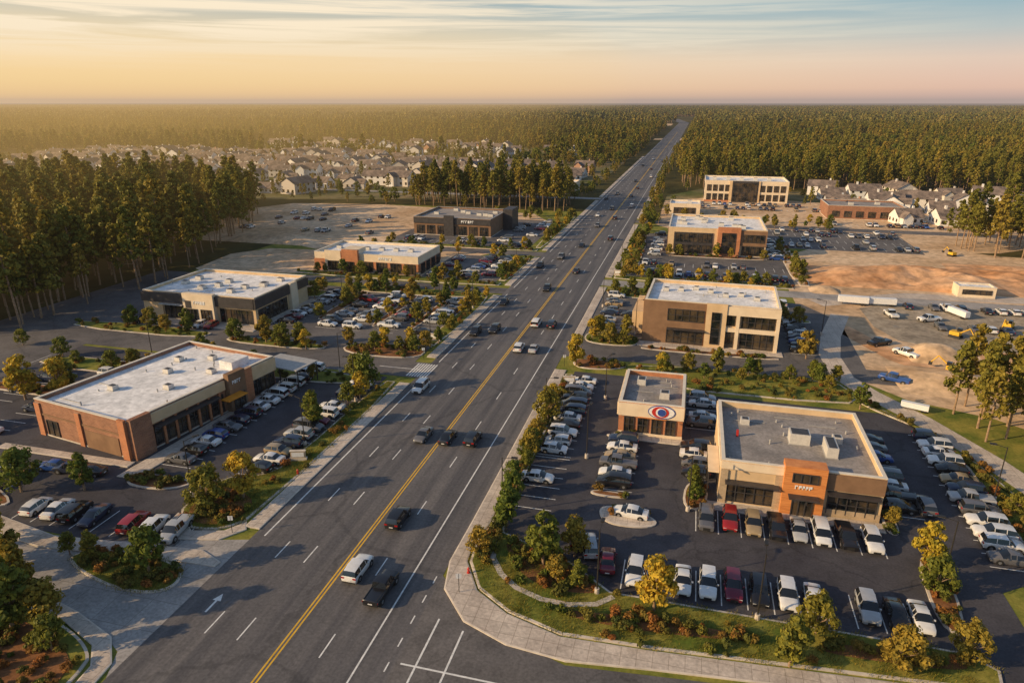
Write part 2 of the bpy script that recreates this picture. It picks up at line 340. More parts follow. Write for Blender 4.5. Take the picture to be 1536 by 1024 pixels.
mk.make("road_marking_white",[M['white_paint']])
mk=MB();
for x in (-35.25,-34.85): mk.box(x-.09,x+.09,-28,1300,.040,.042)
mk.make("road_marking_yellow",[M['yellow_paint']])
pk=MB()
def stalls(axis,a0,a1,c,half,step=2.75):
    n=int(round((a1-a0)/step))
    for i in range(n+1):
        a=a0+i*step
        if axis=='x': pk.box(a-.06,a+.06,c-half,c+half,.030,.034)
        else: pk.box(c-half,c+half,a-.06,a+.06,.030,.034)
def walk(name,pts,r=0): return island(name,pts,M['concrete'],h=.12,r=r,w=.15)
walk("sidewalk",[(-23.5,124),(-21.2,124),(-21.2,70),(-22,66.5),(-21.6,62.5),(-19,58),(-15,55.4),(-9,53.6),(0,54),(30,56.4),(60,60),(60,57.6),(30,54.6),(0,51.6),(-8,50.6),(-14,51.2),(-19,53.2),(-22.6,57.4),(-23.6,62),(-23.5,70)])
walk("sidewalk",rect(-50.6,-48.5,62,110))
walk("sidewalk",[(-50.6,124),(-48.5,124),(-48.5,174),(-50.6,174)])
walk("sidewalk",[(-23.5,142),(-21.5,142),(-21.5,190),(-23.5,190)])
walk("sidewalk",rect(-50.4,-48.5,185,224));walk("sidewalk",rect(-50.4,-48.5,236,372));walk("sidewalk",rect(-23.5,-21.5,202,300));walk("sidewalk",rect(-23.5,-21.5,316,700));walk("sidewalk",rect(-50.4,-48.5,386,700))
walk("sidewalk",[(-50,61.5),(-52,58.8),(-57,57.6),(-60.5,60),(-60.7,62.5),(-59.5,62.2),(-56.5,59.6),(-52.5,60.6),(-51,63)])
walk("sidewalk",[(-48.8,36),(-49.3,39.6),(-52,42.4),(-58,44.4),(-66,46.2),(-66,44.6),(-58,42.8),(-53,41),(-51,38.8),(-50.6,36)])
walk("sidewalk",[(-90,57.6),(-72,54.5),(-52.5,56.6),(-49,55.2),(-49.2,54.3),(-52,54.2),(-72,52.2),(-90,54.6)])
walk("sidewalk",rect(5,26.5,80.6,82.6));walk("sidewalk",rect(-9,2,97.6,99.3));walk("sidewalk",[(-75.5,68),(-72.5,68),(-69,108),(-72,108)]);walk("sidewalk",rect(-100,-76,70.5,72))
walk("sidewalk",rect(-130,-95.5,129.5,133));walk("sidewalk",rect(-9,21,142.5,145.6));walk("sidewalk",rect(-97,-95,133,158))
walk("sidewalk",[(-19,44.6),(-17,45.6),(-9,45.4),(-5,43.6),(-5,41),(-20,41)],1)
# landscaped islands
beds=[];grs=[]
def bed(pts,n,mat='mulch',r=2,name="planting_bed",ntuft=0):
    island(name,pts,M[mat],r=r);beds.extend(fill(chaikin(pts,r),n))
    if ntuft: grs.extend(fill(chaikin(pts,r),ntuft))
SE=[(-21,122),(-19.6,122),(-19.8,76),(-19,69),(-10,65.3),(-5,61.4),(29,61.3),(31.4,59.6),(30.8,56.9),(0,54.3),(-9,53.9),(-15,55.7),(-19,58.4),(-21.3,62.5),(-21.7,66.5),(-21,70)]
bed(SE,30,'grass',0,"grass_verge",1200)
sheet("mulch_bed",[(-18.6,68),(-17,64),(-13.5,60.5),(-9,60),(-5.5,61),(-9,64.5)],.225,M['mulch'],2)
sheet("mulch_bed",[(-12,57),(-4,56),(10,57.5),(10,58.6),(-4,58)],.226,M['mulch'],2);sheet("mulch_bed",[(14,57.6),(28,58.4),(29,60),(18,59.8)],.226,M['mulch'],2)
sheet("mulch_bed",[(-20.6,76),(-20.2,108),(-20.9,108),(-20.9,70)],.226,M['mulch'],1)
beds+=fill([(-18.6,68),(-17,64),(-13.5,60.5),(-9,60),(-5.5,61),(-9,64.5)],54,.22)+fill([(-12,57),(-4,56),(10,57.5),(10,58.6),(-4,58)],46,.22)+fill([(14,57.6),(28,58.4),(29,60),(18,59.8)],28,.22)
beds+=fill(rect(-20.9,-19.9,72,120),60,.2)+fill([(-21,64),(-18.5,62),(-18.8,70),(-20.6,74)],26,.22)
ribbon("garden_path",[(-19.6,66.6),(-18.9,63.8),(-17.2,61.2),(-15,59.4),(-12,58.3),(-9,58.2),(-6.2,59),(-4.6,60.6)],.7,.235,M['kerb'])
bed([(-8,75),(-8.4,77.6),(-6,78.4),(-2,77.2),(-.6,75.6),(-2,74.2),(-6,73.8)],5,'concrete')
bed([(2,80),(5,80),(5.6,87),(2.4,87)],18)
bed([(26.6,80.5),(28.2,80.5),(28.2,85),(26.6,85)],8);bed([(27.6,64),(30.4,64),(31.6,77),(28.6,77)],38)
bed([(-19.5,111),(-14.5,111),(-14.5,112.6),(-19.5,112.6)],4);bed(rect(-10,-5,80.2,81.6),3,'mulch');bed(rect(-10,-4.6,97.8,98.8),3)
bed([(41.8,74),(44,74),(47,96),(34,122),(30.5,122),(41.8,110)],60,'grass',1,"grass_verge",300)
bed([(-3,120),(29,120),(32,124),(29,131.4),(-8,131.4),(-8,126)],90,'grass',1,"grass_verge",300)
bed([(-21,128),(-18,125.4),(-11,127),(-9.5,130),(-13,131.4),(-20,131.4)],30);bed([(-20.8,141),(-9,141),(-9,146),(-12,148),(-20.8,150)],26,'grass')
bed([(-20.8,182),(-9,180),(-6,186),(-20.8,190)],26,'grass');bed([(-10,165),(30,167),(30,172),(-10,172)],40,'grass')
bed(rect(-8,20,140,142),26);bed(rect(-20.8,30,200,206),60,'grass',1);bed(rect(-8,26,238,241),22);bed(rect(-20.8,-15,207,270),80,'grass',1);bed(rect(31,36,206,262),50,'dirt',1)
WG=[(-50.7,110),(-54,110),(-54,77),(-56,73),(-61,71.5),(-61.4,64),(-59,60.8),(-56.2,59.9),(-52.8,60.8),(-50.7,64)]
bed(WG,34,'grass',1,"grass_verge",900)
sheet("mulch_bed",[(-60.6,70),(-60.2,63.5),(-57.4,60.8),(-53.6,61.4),(-52,64),(-53,68)],.24,M['mulch'],2);beds+=fill([(-60.2,70),(-60.2,63.5),(-57.4,60.8),(-53.6,61.4),(-52,64),(-53,68)],40,.23)
bed([(-68,51.4),(-63,54.4),(-53,53.8),(-50.8,50.6),(-53,48.4),(-59,48.4)],56,'grass',2,"grass_verge",200)
bed([(-50.9,20),(-50.9,38.6),(-53.2,40.8),(-58,42.6),(-68,44.8),(-90,52),(-110,54),(-110,20)],60,'grass')
sheet("mulch_bed",[(-52,34),(-52.4,38),(-55,40),(-60,41.4),(-66,42.6),(-68,38),(-60,33)],.24,M['mulch'],2)
beds+=fill([(-51.5,30),(-51.5,38.4),(-54,40.4),(-58,42),(-68,44.4),(-72,46),(-72,36),(-60,30)],150,.18)
bed([(-73.5,66.4),(-66,66.4),(-63,69.8),(-73,70)],24);bed([(-104,55.4),(-84,57.2),(-84,60),(-104,66)],30)
bed(rect(-70,-52,121.8,129.5),46,'mulch');bed(rect(-98,-74,121.8,126),36,'grass');bed(rect(-140,-104,122,127.5),36,'grass',1)
bed(rect(-54.5,-50.7,131,172),36,'grass',1);bed(rect(-87,-84,142,168),12);bed(rect(-71.5,-69.5,140,168),10);bed(rect(-62,-60,140,168),10)
bed(rect(-94,-56,168.5,175.5),50,'grass',1);bed(rect(-125,-96,158,168),36,'grass',1);bed(rect(-118,-52,183,188.5),50,'grass',1);bed(rect(-54.5,-50.7,190,224),30,'grass',1);bed(rect(-110,-52,233.5,238),40,'grass',1)
bed(rect(-96,-56,106,111.6),30,'grass',1);bed(rect(-126,-100,100,106),24,'grass',1);bed(rect(-54.5,-50.7,240,316),40,'grass',1);bed(rect(-124,-104,72,76),16);bed(rect(-126,-100,88,92),20)
scatter("shrubbery",beds,LS,.55,1.25,3);scatter("grass_tufts",grs,LG,.7,1.4,4)
# ------------------------------------------------------------------ cars
def carmesh(name,st,wheels,wr,extra=None):
    mb=MB();rings=[]
    for (y,w,zb,bl,tp,wt) in st:
        half=[(w*.9,zb),(w,zb+(bl-zb)*.45),(w*.985,bl-.06),(w*.95,bl),(wt,tp),(wt*.55,tp+.035)]
        ring=[(x,y,z) for x,z in half]+[(-x,y,z) for x,z in half[::-1]]
        b=len(mb.v);mb.v+=ring;rings.append((b,tp-bl>.2))
    n=12
    for i in range(len(st)-1):
        a,ra=rings[i];b,rb=rings[i+1]
        for k in range(n):
            j=(k+1)%n
            if k in (3,7): m=1 if (ra or rb) else 0
            elif k in (4,5,6): m=1 if ra!=rb else 0
            else: m=0
            if k==11: m=6
            mb.f.append((a+k,a+j,b+j,b+k));mb.m.append(m)
    a=rings[0][0];mb.f.append(tuple(a+k for k in range(n))[::-1]);mb.m.append(0)
    a=rings[-1][0];mb.f.append(tuple(a+k for k in range(n)));mb.m.append(0)
    W=max(s[1] for s in st)
    g=[s for s in st if s[4]-s[3]>.2]
    for s in g[1:-1]+[g[-1]]:
        for sx in (1,-1):
            mb.cyl((sx*s[1]*.955,s[0],s[3]),(sx*(s[5]+.01),s[0],s[4]),.045,.045,4,0,False)
    for wy in wheels:
        for sx in (1,-1):
            mb.cyl((sx*(W-.2),wy,wr),(sx*(W+.015),wy,wr),wr+.07,wr+.07,14,6);mb.cyl((sx*(W-.2),wy,wr),(sx*(W+.03),wy,wr),wr,wr,14,2);mb.cyl((sx*(W),wy,wr),(sx*(W+.04),wy,wr),wr*.6,wr*.55,10,3)
    f=st[-1];f2=st[-2];r=st[0];r2=st[1]
    for sx in (1,-1):
        x0,x1=sorted((sx*.45,sx*f2[1]*.93));mb.box(x0,x1,f2[0]-.05,f2[0]+.06,f2[3]-.2,f2[3]-.04,4)
        x0,x1=sorted((sx*.5,sx*r2[1]*.97));mb.box(x0,x1,r2[0]-.07,r2[0]+.04,r2[3]-.25,r2[3]-.05,5)
        gs=g[-1];x0,x1=sorted((sx*(W-.02),sx*(W+.17)));mb.box(x0,x1,gs[0]+.25,gs[0]+.4,gs[3]-.02,gs[3]+.14,0)
    mb.box(-.42,.42,f[0]-.04,f[0]+.03,f[2]+.02,f[3]-.03,6);mb.box(-.25,.25,r[0]-.03,r[0]+.02,r[2]+.12,r[2]+.24,4);mb.box(-W*.85,W*.85,r[0]-.03,r[0]+.05,r[2]-.08,r[2]+.05,6)
    if extra: extra(mb)
    o=mb.make(name,[M['paint'],M['carglass'],M['tyre'],M['rim'],M['headlight'],M['taillight'],M['trim']],coll=None,smooth=R(32));return o.data
SED=carmesh("sedan",[(-2.38,.74,.35,.72,.75,.58),(-2.27,.87,.26,.93,.97,.72),(-1.62,.9,.2,.98,1.04,.76),(-1.0,.91,.2,.98,1.37,.62),(-.2,.91,.2,.97,1.45,.64),(.42,.91,.2,.96,1.42,.62),(1.2,.91,.2,.92,.97,.76),(2.0,.88,.2,.82,.87,.7),(2.3,.8,.25,.66,.7,.6),(2.4,.68,.33,.52,.54,.5)],(-1.42,1.42),.33)
HAT=carmesh("hatchback",[(-2.05,.76,.35,.8,.84,.6),(-1.98,.87,.26,1.0,1.05,.74),(-1.6,.89,.2,1.02,1.42,.64),(-.6,.9,.2,1.0,1.52,.66),(.4,.9,.2,.98,1.47,.64),(1.15,.9,.2,.94,.99,.76),(1.8,.87,.2,.84,.89,.7),(2.05,.78,.27,.66,.7,.58)],(-1.28,1.28),.33)
SUV=carmesh("suv",[(-2.36,.84,.42,.92,.96,.72),(-2.3,.93,.3,1.08,1.13,.82),(-2.02,.95,.27,1.1,1.62,.7),(-1,.96,.27,1.1,1.74,.73),(.3,.96,.27,1.08,1.7,.71),(1.05,.96,.27,1.05,1.11,.82),(2.0,.94,.27,.98,1.03,.78),(2.32,.87,.34,.8,.84,.66),(2.4,.8,.4,.66,.68,.6)],(-1.45,1.45),.38)
def bedx(mb): mb.box(-.74,.74,-2.62,-.75,1.075,1.085,6);mb.box(-.82,-.76,-2.62,-.75,1.07,1.13,0);mb.box(.76,.82,-2.62,-.75,1.07,1.13,0)
PIC=carmesh("pickup",[(-2.78,.9,.5,.98,1.0,.84),(-2.7,.96,.4,1.03,1.06,.88),(-.62,.97,.35,1.04,1.07,.88),(-.5,.97,.35,1.08,1.72,.74),(.4,.97,.35,1.08,1.82,.75),(.95,.97,.35,1.08,1.76,.73),(1.6,.97,.35,1.06,1.13,.84),(2.6,.95,.35,1.02,1.07,.8),(2.8,.88,.42,.85,.88,.72)],(-1.75,1.8),.4,bedx)
VAN=carmesh("van",[(-2.5,.86,.45,.95,1.0,.8),(-2.45,.95,.32,1.1,1.55,.8),(-1.6,.96,.28,1.1,1.84,.78),(.4,.96,.28,1.08,1.82,.77),(.8,.96,.28,1.06,1.7,.76),(1.6,.95,.28,1.0,1.08,.8),(2.25,.92,.3,.9,.95,.76),(2.5,.85,.38,.7,.74,.66)],(-1.5,1.55),.36)
WHT=(.82,.82,.81);BLK=(.014,.014,.017);SIL=(.46,.47,.48);GRY=(.14,.14,.15);RED=(.34,.02,.02);MAR=(.16,.014,.035);BLU=(.025,.085,.33);TAN=(.40,.30,.17);DKB=(.018,.03,.07)
PAL=[WHT]*10+[BLK]*6+[SIL]*5+[GRY]*4+[DKB]*3+[RED,MAR,BLU,TAN]
KI=[SED]*6+[SUV]*4+[HAT]*2+[PIC]+[VAN]
def car(x,y,rot,k=None,c=None,name="parked_car",j=.14,flip=True):
    place(name,k or random.choice(KI),x+random.uniform(-j,j),y+random.uniform(-j*1.5,j*1.5),.032,rot+random.uniform(-.03,.03)+(math.pi if name=="parked_car" and flip and random.random()<.3 else 0),.97,c or random.choice(PAL))
def row(axis,a0,a1,c,rot,occ=.9,step=2.75,seq=None,half=2.6,lines=True):
    n=int(round((a1-a0)/step))+1
    for i in range(n):
        if random.random()<=occ or seq:
            a=a0+i*step;k,cc=(None,None)
            if seq:
                if i>=len(seq) or seq[i] is None: continue
                k,cc=seq[i]
            if axis=='x': car(a,c,rot,k,cc,flip=not seq)
            else: car(c,a,rot,k,cc,flip=not seq)
    if lines: stalls(axis,a0-step/2,a1+step/2,c,half,step)
H2=math.pi/2
row('x',-2.7,24.9,64.9,math.pi,seq=[(SUV,WHT),None,(SED,WHT),(SUV,WHT),(SUV,MAR),(SUV,BLK),(SUV,WHT),(SED,WHT),None,(SUV,SIL),(SED,BLK)],step=2.65)
car(26,64.9,math.pi,SED,WHT,flip=False)
row('x',5.2,24.2,77.9,math.pi,seq=[(PIC,GRY),(SUV,RED),(SUV,TAN),(PIC,BLK),(SED,SIL),(VAN,WHT),(PIC,BLK),(SUV,WHT)],step=2.7)
row('y',91,119,-16.9,H2,.95);row('y',83.5,96.6,-7.2,H2,1,2.6);row('y',76.5,87,-16.9,H2,0)
car(-17.6,82,H2,SED,WHT);car(-8.4,68.2,.25,SUV,SIL);car(-5.9,66,.1,SED,MAR);car(-4.3,76.6,H2*.95,SED,WHT);car(-10.2,69.6,.25,HAT,BLK)
row('y',89,97.5,3.7,H2,1,2.6,lines=False);row('y',105.5,117,4.6,H2,.8,2.6)
row('y',86.5,106,29.4,H2,.7);row('y',78,108,39,H2,1,2.6);car(32.5,87.6,0,SUV,GRY)
row('y',74,112,-69.6,H2,1,2.7);row('y',74.5,106,-57,H2,.62,2.7)
row('x',-79,-57,58.6,R(8),.97,3.0,half=2.5);row('x',-86,-78,67.6,R(100),1,3.2,lines=False,seq=[(SED,BLU),(SUV,DKB),(SED,BLK)])
row('x',-100,-88,64,0,.5)
row('y',66,100,-106,H2,.6);row('y',64,100,-116,H2,.55)
row('x',-126,-86,103,0,.5)
row('y',138,166,-92,H2,.85);row('y',138,166,-81,H2,.6);row('y',138,166,-74.6,H2,.9);row('y',138,166,-66.4,H2,.75);row('y',138,166,-57.5,H2,.7)
row('x',-140,-104,129.8,0,.45,lines=False)
row('y',190,218,-74,H2,.7);row('y',190,218,-64,H2,.65);row('y',192,218,-58,H2,.5)
row('y',240,296,-68,H2,.5);row('y',240,296,-60,H2,.5);row('x',-105,-75,244,0,.5)
for yy in range(250,306,13): row('x',-182,-124,yy,0,.36,3.2,lines=False)
row('y',150,181,-17.5,H2,.85);row('y',150,166,-12.5,H2,.4);row('y',147,170,25.5,H2,.9);row('x',-8,20,176,0,.5);row('x',-8,24,183,0,.4)
row('x',-13,28,210.5,0,.75);row('x',-13,28,224,0,.6);row('y',238,276,-11,H2,.7);row('y',240,276,29,H2,.6)
for yy in (267,279,291,300): row('x',34,78,yy,0,.45)
row('x',0,55,372,0,.7);row('x',0,60,358,0,.4);row('x',95,130,330,0,.4);row('x',60,120,320,0,.5)
pk.make("parking_bay_marking",[M['white_paint']])
for x,y,k,c,d in [(-32.9,57.6,SUV,WHT,0),(-28.8,55,PIC,BLK,0),(-32.6,67.6,SUV,BLK,0),(-38,90,SED,GRY,1),(-33.9,90,SED,BLK,0),(-29.8,91,SUV,BLK,0),(-45.3,107.8,VAN,WHT,1),(-33.2,133,SUV,WHT,0),(-29.8,133.7,SED,SIL,0),(-45.3,141,SUV,BLK,1),(-41.4,143.8,SUV,BLK,1),(-33.2,150.5,VAN,WHT,0),(-29.6,150.7,SUV,BLK,0),(-45.3,166.8,SED,BLK,1),(-37.6,183,SUV,BLK,1),(-32.9,206,SED,BLK,0),(-41.5,225,SUV,GRY,1),(-37.5,246,SED,BLK,1),(-38,290,SUV,GRY,1),(-45.3,210,SUV,BLK,1),(-29,262,SUV,BLK,0),(-41.5,318,SED,WHT,1),(-33,312,SUV,BLK,0),(-37.5,340,SUV,BLK,1),(-29,352,VAN,WHT,0),(-41.5,400,SUV,GRY,1),(-33,392,SED,BLK,0),(-45.3,378,SED,BLK,1),(-33,430,SUV,BLK,0),(-37.5,470,SED,BLK,1),(-29,500,SUV,WHT,0),(-33,560,SUV,BLK,0),(-41.5,590,SUV,BLK,1),(-37.5,660,SED,WHT,1),(-29,640,SED,BLK,0)]:
    car(x,y,math.pi if d else 0,k,c,"car",.25)
# ------------------------------------------------------------------ buildings
class Bld:
    def __init__(s,name,x,y,w,d,h,rot=0,walls='stucco_tan',roof='roof_grey',cap='cap',par=.7):
        s.e=bpy.data.objects.new(name,None);COL.objects.link(s.e);s.e.location=(x,y,0);s.e.rotation_euler=(0,0,rot)
        s.w,s.d,s.h=w,d,h;s.p={}
        s.box('walls',walls,0,w,0,d,0,h-par)
        t=.35
        s.box('parapet',walls,0,w,0,t,h-par,h);s.box('parapet',walls,0,w,d-t,d,h-par,h);s.box('parapet',walls,0,t,t,d-t,h-par,h);s.box('parapet',walls,w-t,w,t,d-t,h-par,h)
        c=.06
        s.box('coping',cap,-c,w+c,-c,t+c,h,h+.12);s.box('coping',cap,-c,w+c,d-t-c,d+c,h,h+.12);s.box('coping',cap,-c,t+c,t+c,d-t-c,h,h+.12);s.box('coping',cap,w-t-c,w+c,t+c,d-t-c,h,h+.12)
        s.box('roof',roof,t,w-t,t,d-t,h-par,h-par+.06);s.rz=h-par+.06
        s.box('plinth','kerb',-.05,w+.05,-.05,d+.05,0,.25)
    def box(s,part,mat,*a):
        k=(part,mat);s.p.setdefault(k,MB()).box(*a)
    def side(s,part,mat,sd,a0,a1,z0,z1,o0,o1):
        w,d=s.w,s.d
        b={'S':(a0,a1,-o1,-o0),'N':(a0,a1,d+o0,d+o1),'E':(w+o0,w+o1,a0,a1),'W':(-o1,-o0,a0,a1)}[sd]
        s.box(part,mat,*b,z0,z1)
    def glaz(s,sd,a0,a1,z0,z1,n,rows=1,o=0):
        s.side('windows','glass',sd,a0,a1,z0,z1,o,o+.05)
        for i in range(n+1):
            a=a0+(a1-a0)*i/n;s.side('mullions','dark_metal',sd,a-.06,a+.06,z0,z1,o+.001,o+.16)
        for i in range(rows+1):
            z=z0+(z1-z0)*i/rows;s.side('mullions','dark_metal',sd,a0-.05,a1+.05,z-.06,z+.06,o+.002,o+.13)
    def hvac(s,x,y,w=2,d=1.6,h=1.2):
        s.box('rooftop_unit','hvac',x,x+w,y,y+d,s.rz+.1,s.rz+h);s.box('rooftop_unit_vent','dark_metal',x+.2,x+w-.2,y+.2,y+d-.2,s.rz+h,s.rz+h+.05);s.box('rooftop_curb','grey_metal',x-.1,x+w+.1,y-.1,y+d+.1,s.rz,s.rz+.1)
    def vents(s,n):
        mb=s.p.setdefault(('roof_vents','grey_metal'),MB())
        for _ in range(n):
            x,y=random.uniform(1,s.w-1),random.uniform(1,s.d-1);mb.cyl((x,y,s.rz),(x,y,s.rz+random.uniform(.3,.7)),.12,.12,8)
        for _ in range(3):
            x,y=random.uniform(1,s.w-5),random.uniform(1,s.d-2);s.box('roof_conduit','grey_metal',x,x+random.uniform(2,5),y,y+.08,s.rz+.05,s.rz+.14)
    def letters(s,sd,a,z,n,sz,o):
        for i in range(n):
            w=sz*random.uniform(.45,.75);s.side('sign_letters','sign_white',sd,a,a+w*.3,z,z+sz,o,o+.08);s.side('sign_letters','sign_white',sd,a+w*.3,a+w,z+sz*random.choice([0,.4,.75]),z+sz*.2+sz*random.choice([.4,.8])*0+sz*.8,o,o+.07);a+=w+sz*.25
    def done(s):
        for (p,m),mb in s.p.items(): mb.make(p,[M[m]],parent=s.e)
# R1 restaurant
b=Bld("restaurant_building",6.6,82.8,19.5,19.4,6.3,walls='stucco_tan',par=.9)
b.side('portal','wood','S',7.6,12.6,0,7.0,.02,.9);b.side('portal_return','wood','S',7.6,12.6,6.3,7.0,-1.2,.02)
b.side('cornice','stucco_cream','S',-.02,7.6,5.2,6.2,.02,.22);b.side('cornice','stucco_brown','S',12.6,19.5,4.0,6.2,.02,.25);b.side('stone_base','stone','S',12.6,19.5,0,1.2,.02,.14)
b.side('cornice','stucco_cream','W',0,19.4,5.2,6.2,.02,.22)
b.side('stone_piers','stone','S',0,.9,0,5,.02,.2);b.side('stone_piers','stone','S',6.7,7.6,0,5,.02,.2)
b.glaz('S',.9,6.7,.5,3.3,5,2);b.glaz('S',13.2,18.9,.6,3.4,5,2);b.glaz('S',8.9,11.3,.1,2.8,3,1,.9)
b.glaz('S',8.6,11.6,4.9,6.1,3,1,.9)
b.side('canopy','dark_metal','S',.6,7.2,3.5,3.65,.05,1.3);b.side('canopy','dark_metal','S',8.3,11.9,3.0,3.15,.92,2.2);b.side('canopy','dark_metal','S',13,19.1,3.65,3.8,.05,1.3)
b.glaz('W',2,8,.5,3.2,5,2);b.glaz('E',2,7,.5,3.2,4,2);b.side('canopy','stucco_cream','W',1.5,9,3.5,3.7,.05,1.5)
for a in (1.7,5,8.7): b.side('canopy_post','dark_metal','W',a,a+.15,0,3.5,1.3,1.45)
b.hvac(9.2,8.4,2.6,2.2,1.6);b.hvac(13.5,5.5,1.4,3.6,1.5);b.hvac(15,10,1.2,1.2,1);b.hvac(3,13,1.2,1.2,.9);b.vents(14)
b.letters('S',9.0,3.95,5,.5,.91)
b.box('roof_ladder','sign_red',2.2,2.5,9,9.3,b.rz,b.rz+1);b.done()
# R2 clinic
b=Bld("clinic_building",-8.4,99.5,9.9,14,5.6,walls='brick_red',par=.8)
b.side('fascia','stucco_cream','S',-.1,10,3.4,5.5,.02,.35);b.side('fascia','stucco_cream','W',-.1,14,3.4,5.5,.02,.3);b.side('fascia','stucco_tan','E',0,14,3.6,5.5,.02,.2)
b.side('base','stucco_cream','S',-.05,9.95,0,.6,.02,.12)
for i in range(4): b.glaz('S',.9+i*2.15,2.4+i*2.15,.65,3.1,2,2)
for i in range(4): b.glaz('W',1.5+i*3.1,3.5+i*3.1,.65,3.1,2,2)
b.side('wood_trim','wood','S',3,7.4,3.3,3.45,.36,.45)
def disc(rx,rz,o,m,cx):
    mb=b.p.setdefault(('eye_sign_'+m+str(o),m),MB());k=28;s0=len(mb.v)
    for oo in (o,o-.05): mb.v+=[(cx+rx*math.cos(6.283*i/k),-oo,4.6+rz*math.sin(6.283*i/k)) for i in range(k)]
    mb.f.append(tuple(s0+i for i in range(k)));mb.m.append(0)
    for i in range(k): mb.f.append((s0+i,s0+k+i,s0+k+(i+1)%k,s0+(i+1)%k));mb.m.append(0)
disc(2.1,1.15,.42,'sign_blue',6.6);disc(1.95,1.0,.47,'sign_white',6.6);disc(1.3,.95,.52,'sign_red',6.4);disc(.8,.72,.57,'sign_white',6.5);disc(.62,.6,.62,'sign_blue',6.6)
b.hvac(6,4,1.5,1.5,1.1);b.hvac(2,9,1.4,1.8,1);b.vents(6);b.done()
# R3 two storey
b=Bld("two_storey_office",-8,146,27.8,19,9.6,rot=R(-2),walls='stucco_tan',roof='roof_white',par=.8)
b.side('dark_brick_wing','stucco_brown','S',-.1,14,0,9.5,.02,.35);b.side('dark_brick_wing','stucco_brown','W',0,10,0,9.5,.02,.3)
b.side('cream_band','stucco_cream','S',14,27.9,7.6,9.5,.02,.6);b.side('cream_band','stucco_cream','S',14,27.9,3.9,4.8,.02,.5)
for a in (14,19.2,27.2): b.side('pier','stucco_cream','S',a,a+.7,0,7.6,.02,.55)
b.glaz('S',5,12.6,5.4,8,5,2,.35);b.glaz('S',5,12.6,.4,3.5,5,2,.35);b.glaz('S',15,19,5.2,7.5,3,1);b.glaz('S',20.3,27,4.9,7.5,5,2);b.glaz('S',20.3,27,.4,3.8,5,2);b.glaz('S',15,19,.4,3.8,3,1)
b.side('brick_pier','stucco_tan','S',13,17.2,0,9.9,.36,.8);b.glaz('S',14.2,16,1,8,1,4,.8)
b.side('canopy','dark_metal','S',5,13,3.6,3.8,.36,1.5)
b.side('low_wing','stucco_tan','W',5,19,0,5.2,.02,3.2);b.glaz('W',6,12,.5,3.8,4,2,3.2)
b.glaz('E',2,17,5,7.5,8,1);b.glaz('E',2,17,.5,3.6,8,1)
for i in range(7): b.hvac(3+i*3.3,6+random.uniform(0,8),1.2,1.2,.8)
b.vents(10);b.done()
# R4
b=Bld("two_storey_office",-7,243,32.5,30,9.2,walls='stucco_tan',roof='roof_white')
b.side('dark_panel','dark_metal','S',2,15,1,7.6,.02,.3);b.glaz('S',2.5,14.5,.5,3.4,8,1,.3);b.glaz('S',2.5,14.5,4.3,7.3,8,1,.3)
b.side('orange_tower','brick_red','S',16.5,24,0,9.9,.02,1.0);b.glaz('S',18,22.5,1,8,2,3,1.0);b.side('dark_panel','stucco_brown','S',24,32.6,3.8,8.9,.02,.4);b.glaz('S',24.8,31.8,.5,3.5,5,1,.0);b.glaz('S',25,31.8,5,7.6,5,1,.4)
b.side('brick_west','stucco_brown','W',0,30,0,8.4,.02,.2);b.glaz('W',3,27,4.8,7.4,12,1,.2)
for i in range(12): b.hvac(random.uniform(2,28),random.uniform(3,26),1.8,1.6,1.1)
b.done()
# R5
b=Bld("office_building",6,384,42,26,11,walls='stucco_cream',roof='roof_white')
b.side('centre','dark_metal','S',14,27,0,11,.02,.6);b.glaz('S',14.5,26.5,.5,10,8,4,.6)
for i in range(4):
    for z in (1,5.6): b.glaz('S',1.2+i*3.1,3.4+i*3.1,z,z+3.2,2,1);b.glaz('S',28+i*3.4,30.4+i*3.4,z,z+3.2,2,1)
b.side('brick_base','brick_red','S',0,14,0,.9,.03,.2);b.side('brick_pier','stucco_tan','S',12.6,14,0,11,.03,.5);b.side('brick_pier','stucco_tan','S',27,28,0,11,.03,.5)
for z in (1,5.6): b.glaz('W',3,23,z,z+3.2,8,1)
for i in range(5): b.hvac(4+i*7,10,2,2,1.4)
b.done()
b=Bld("low_brick_building",60,338,32,22,6,walls='brick',roof='roof_grey')
for i in range(6): b.glaz('S',2+i*5,5+i*5,1,3.6,2,1)
b.hvac(10,8);b.hvac(22,12);b.done()
b=Bld("low_shop_building",-10,334,14,14,5,walls='stucco_cream',roof='roof_white');b.glaz('S',2,12,.5,3.2,6,1);b.hvac(8,8);b.done()
b=Bld("low_shop_building",-100,395,34,20,6,walls='stucco_cream',roof='roof_white');b.glaz('S',2,32,.5,3.2,12,1);b.hvac(8,8);b.done()
b=Bld("site_office_building",72,204,9,5,3,walls='stucco_cream',roof='roof_white',par=.3);b.glaz('S',1,8,1,2.2,5,1);b.done()
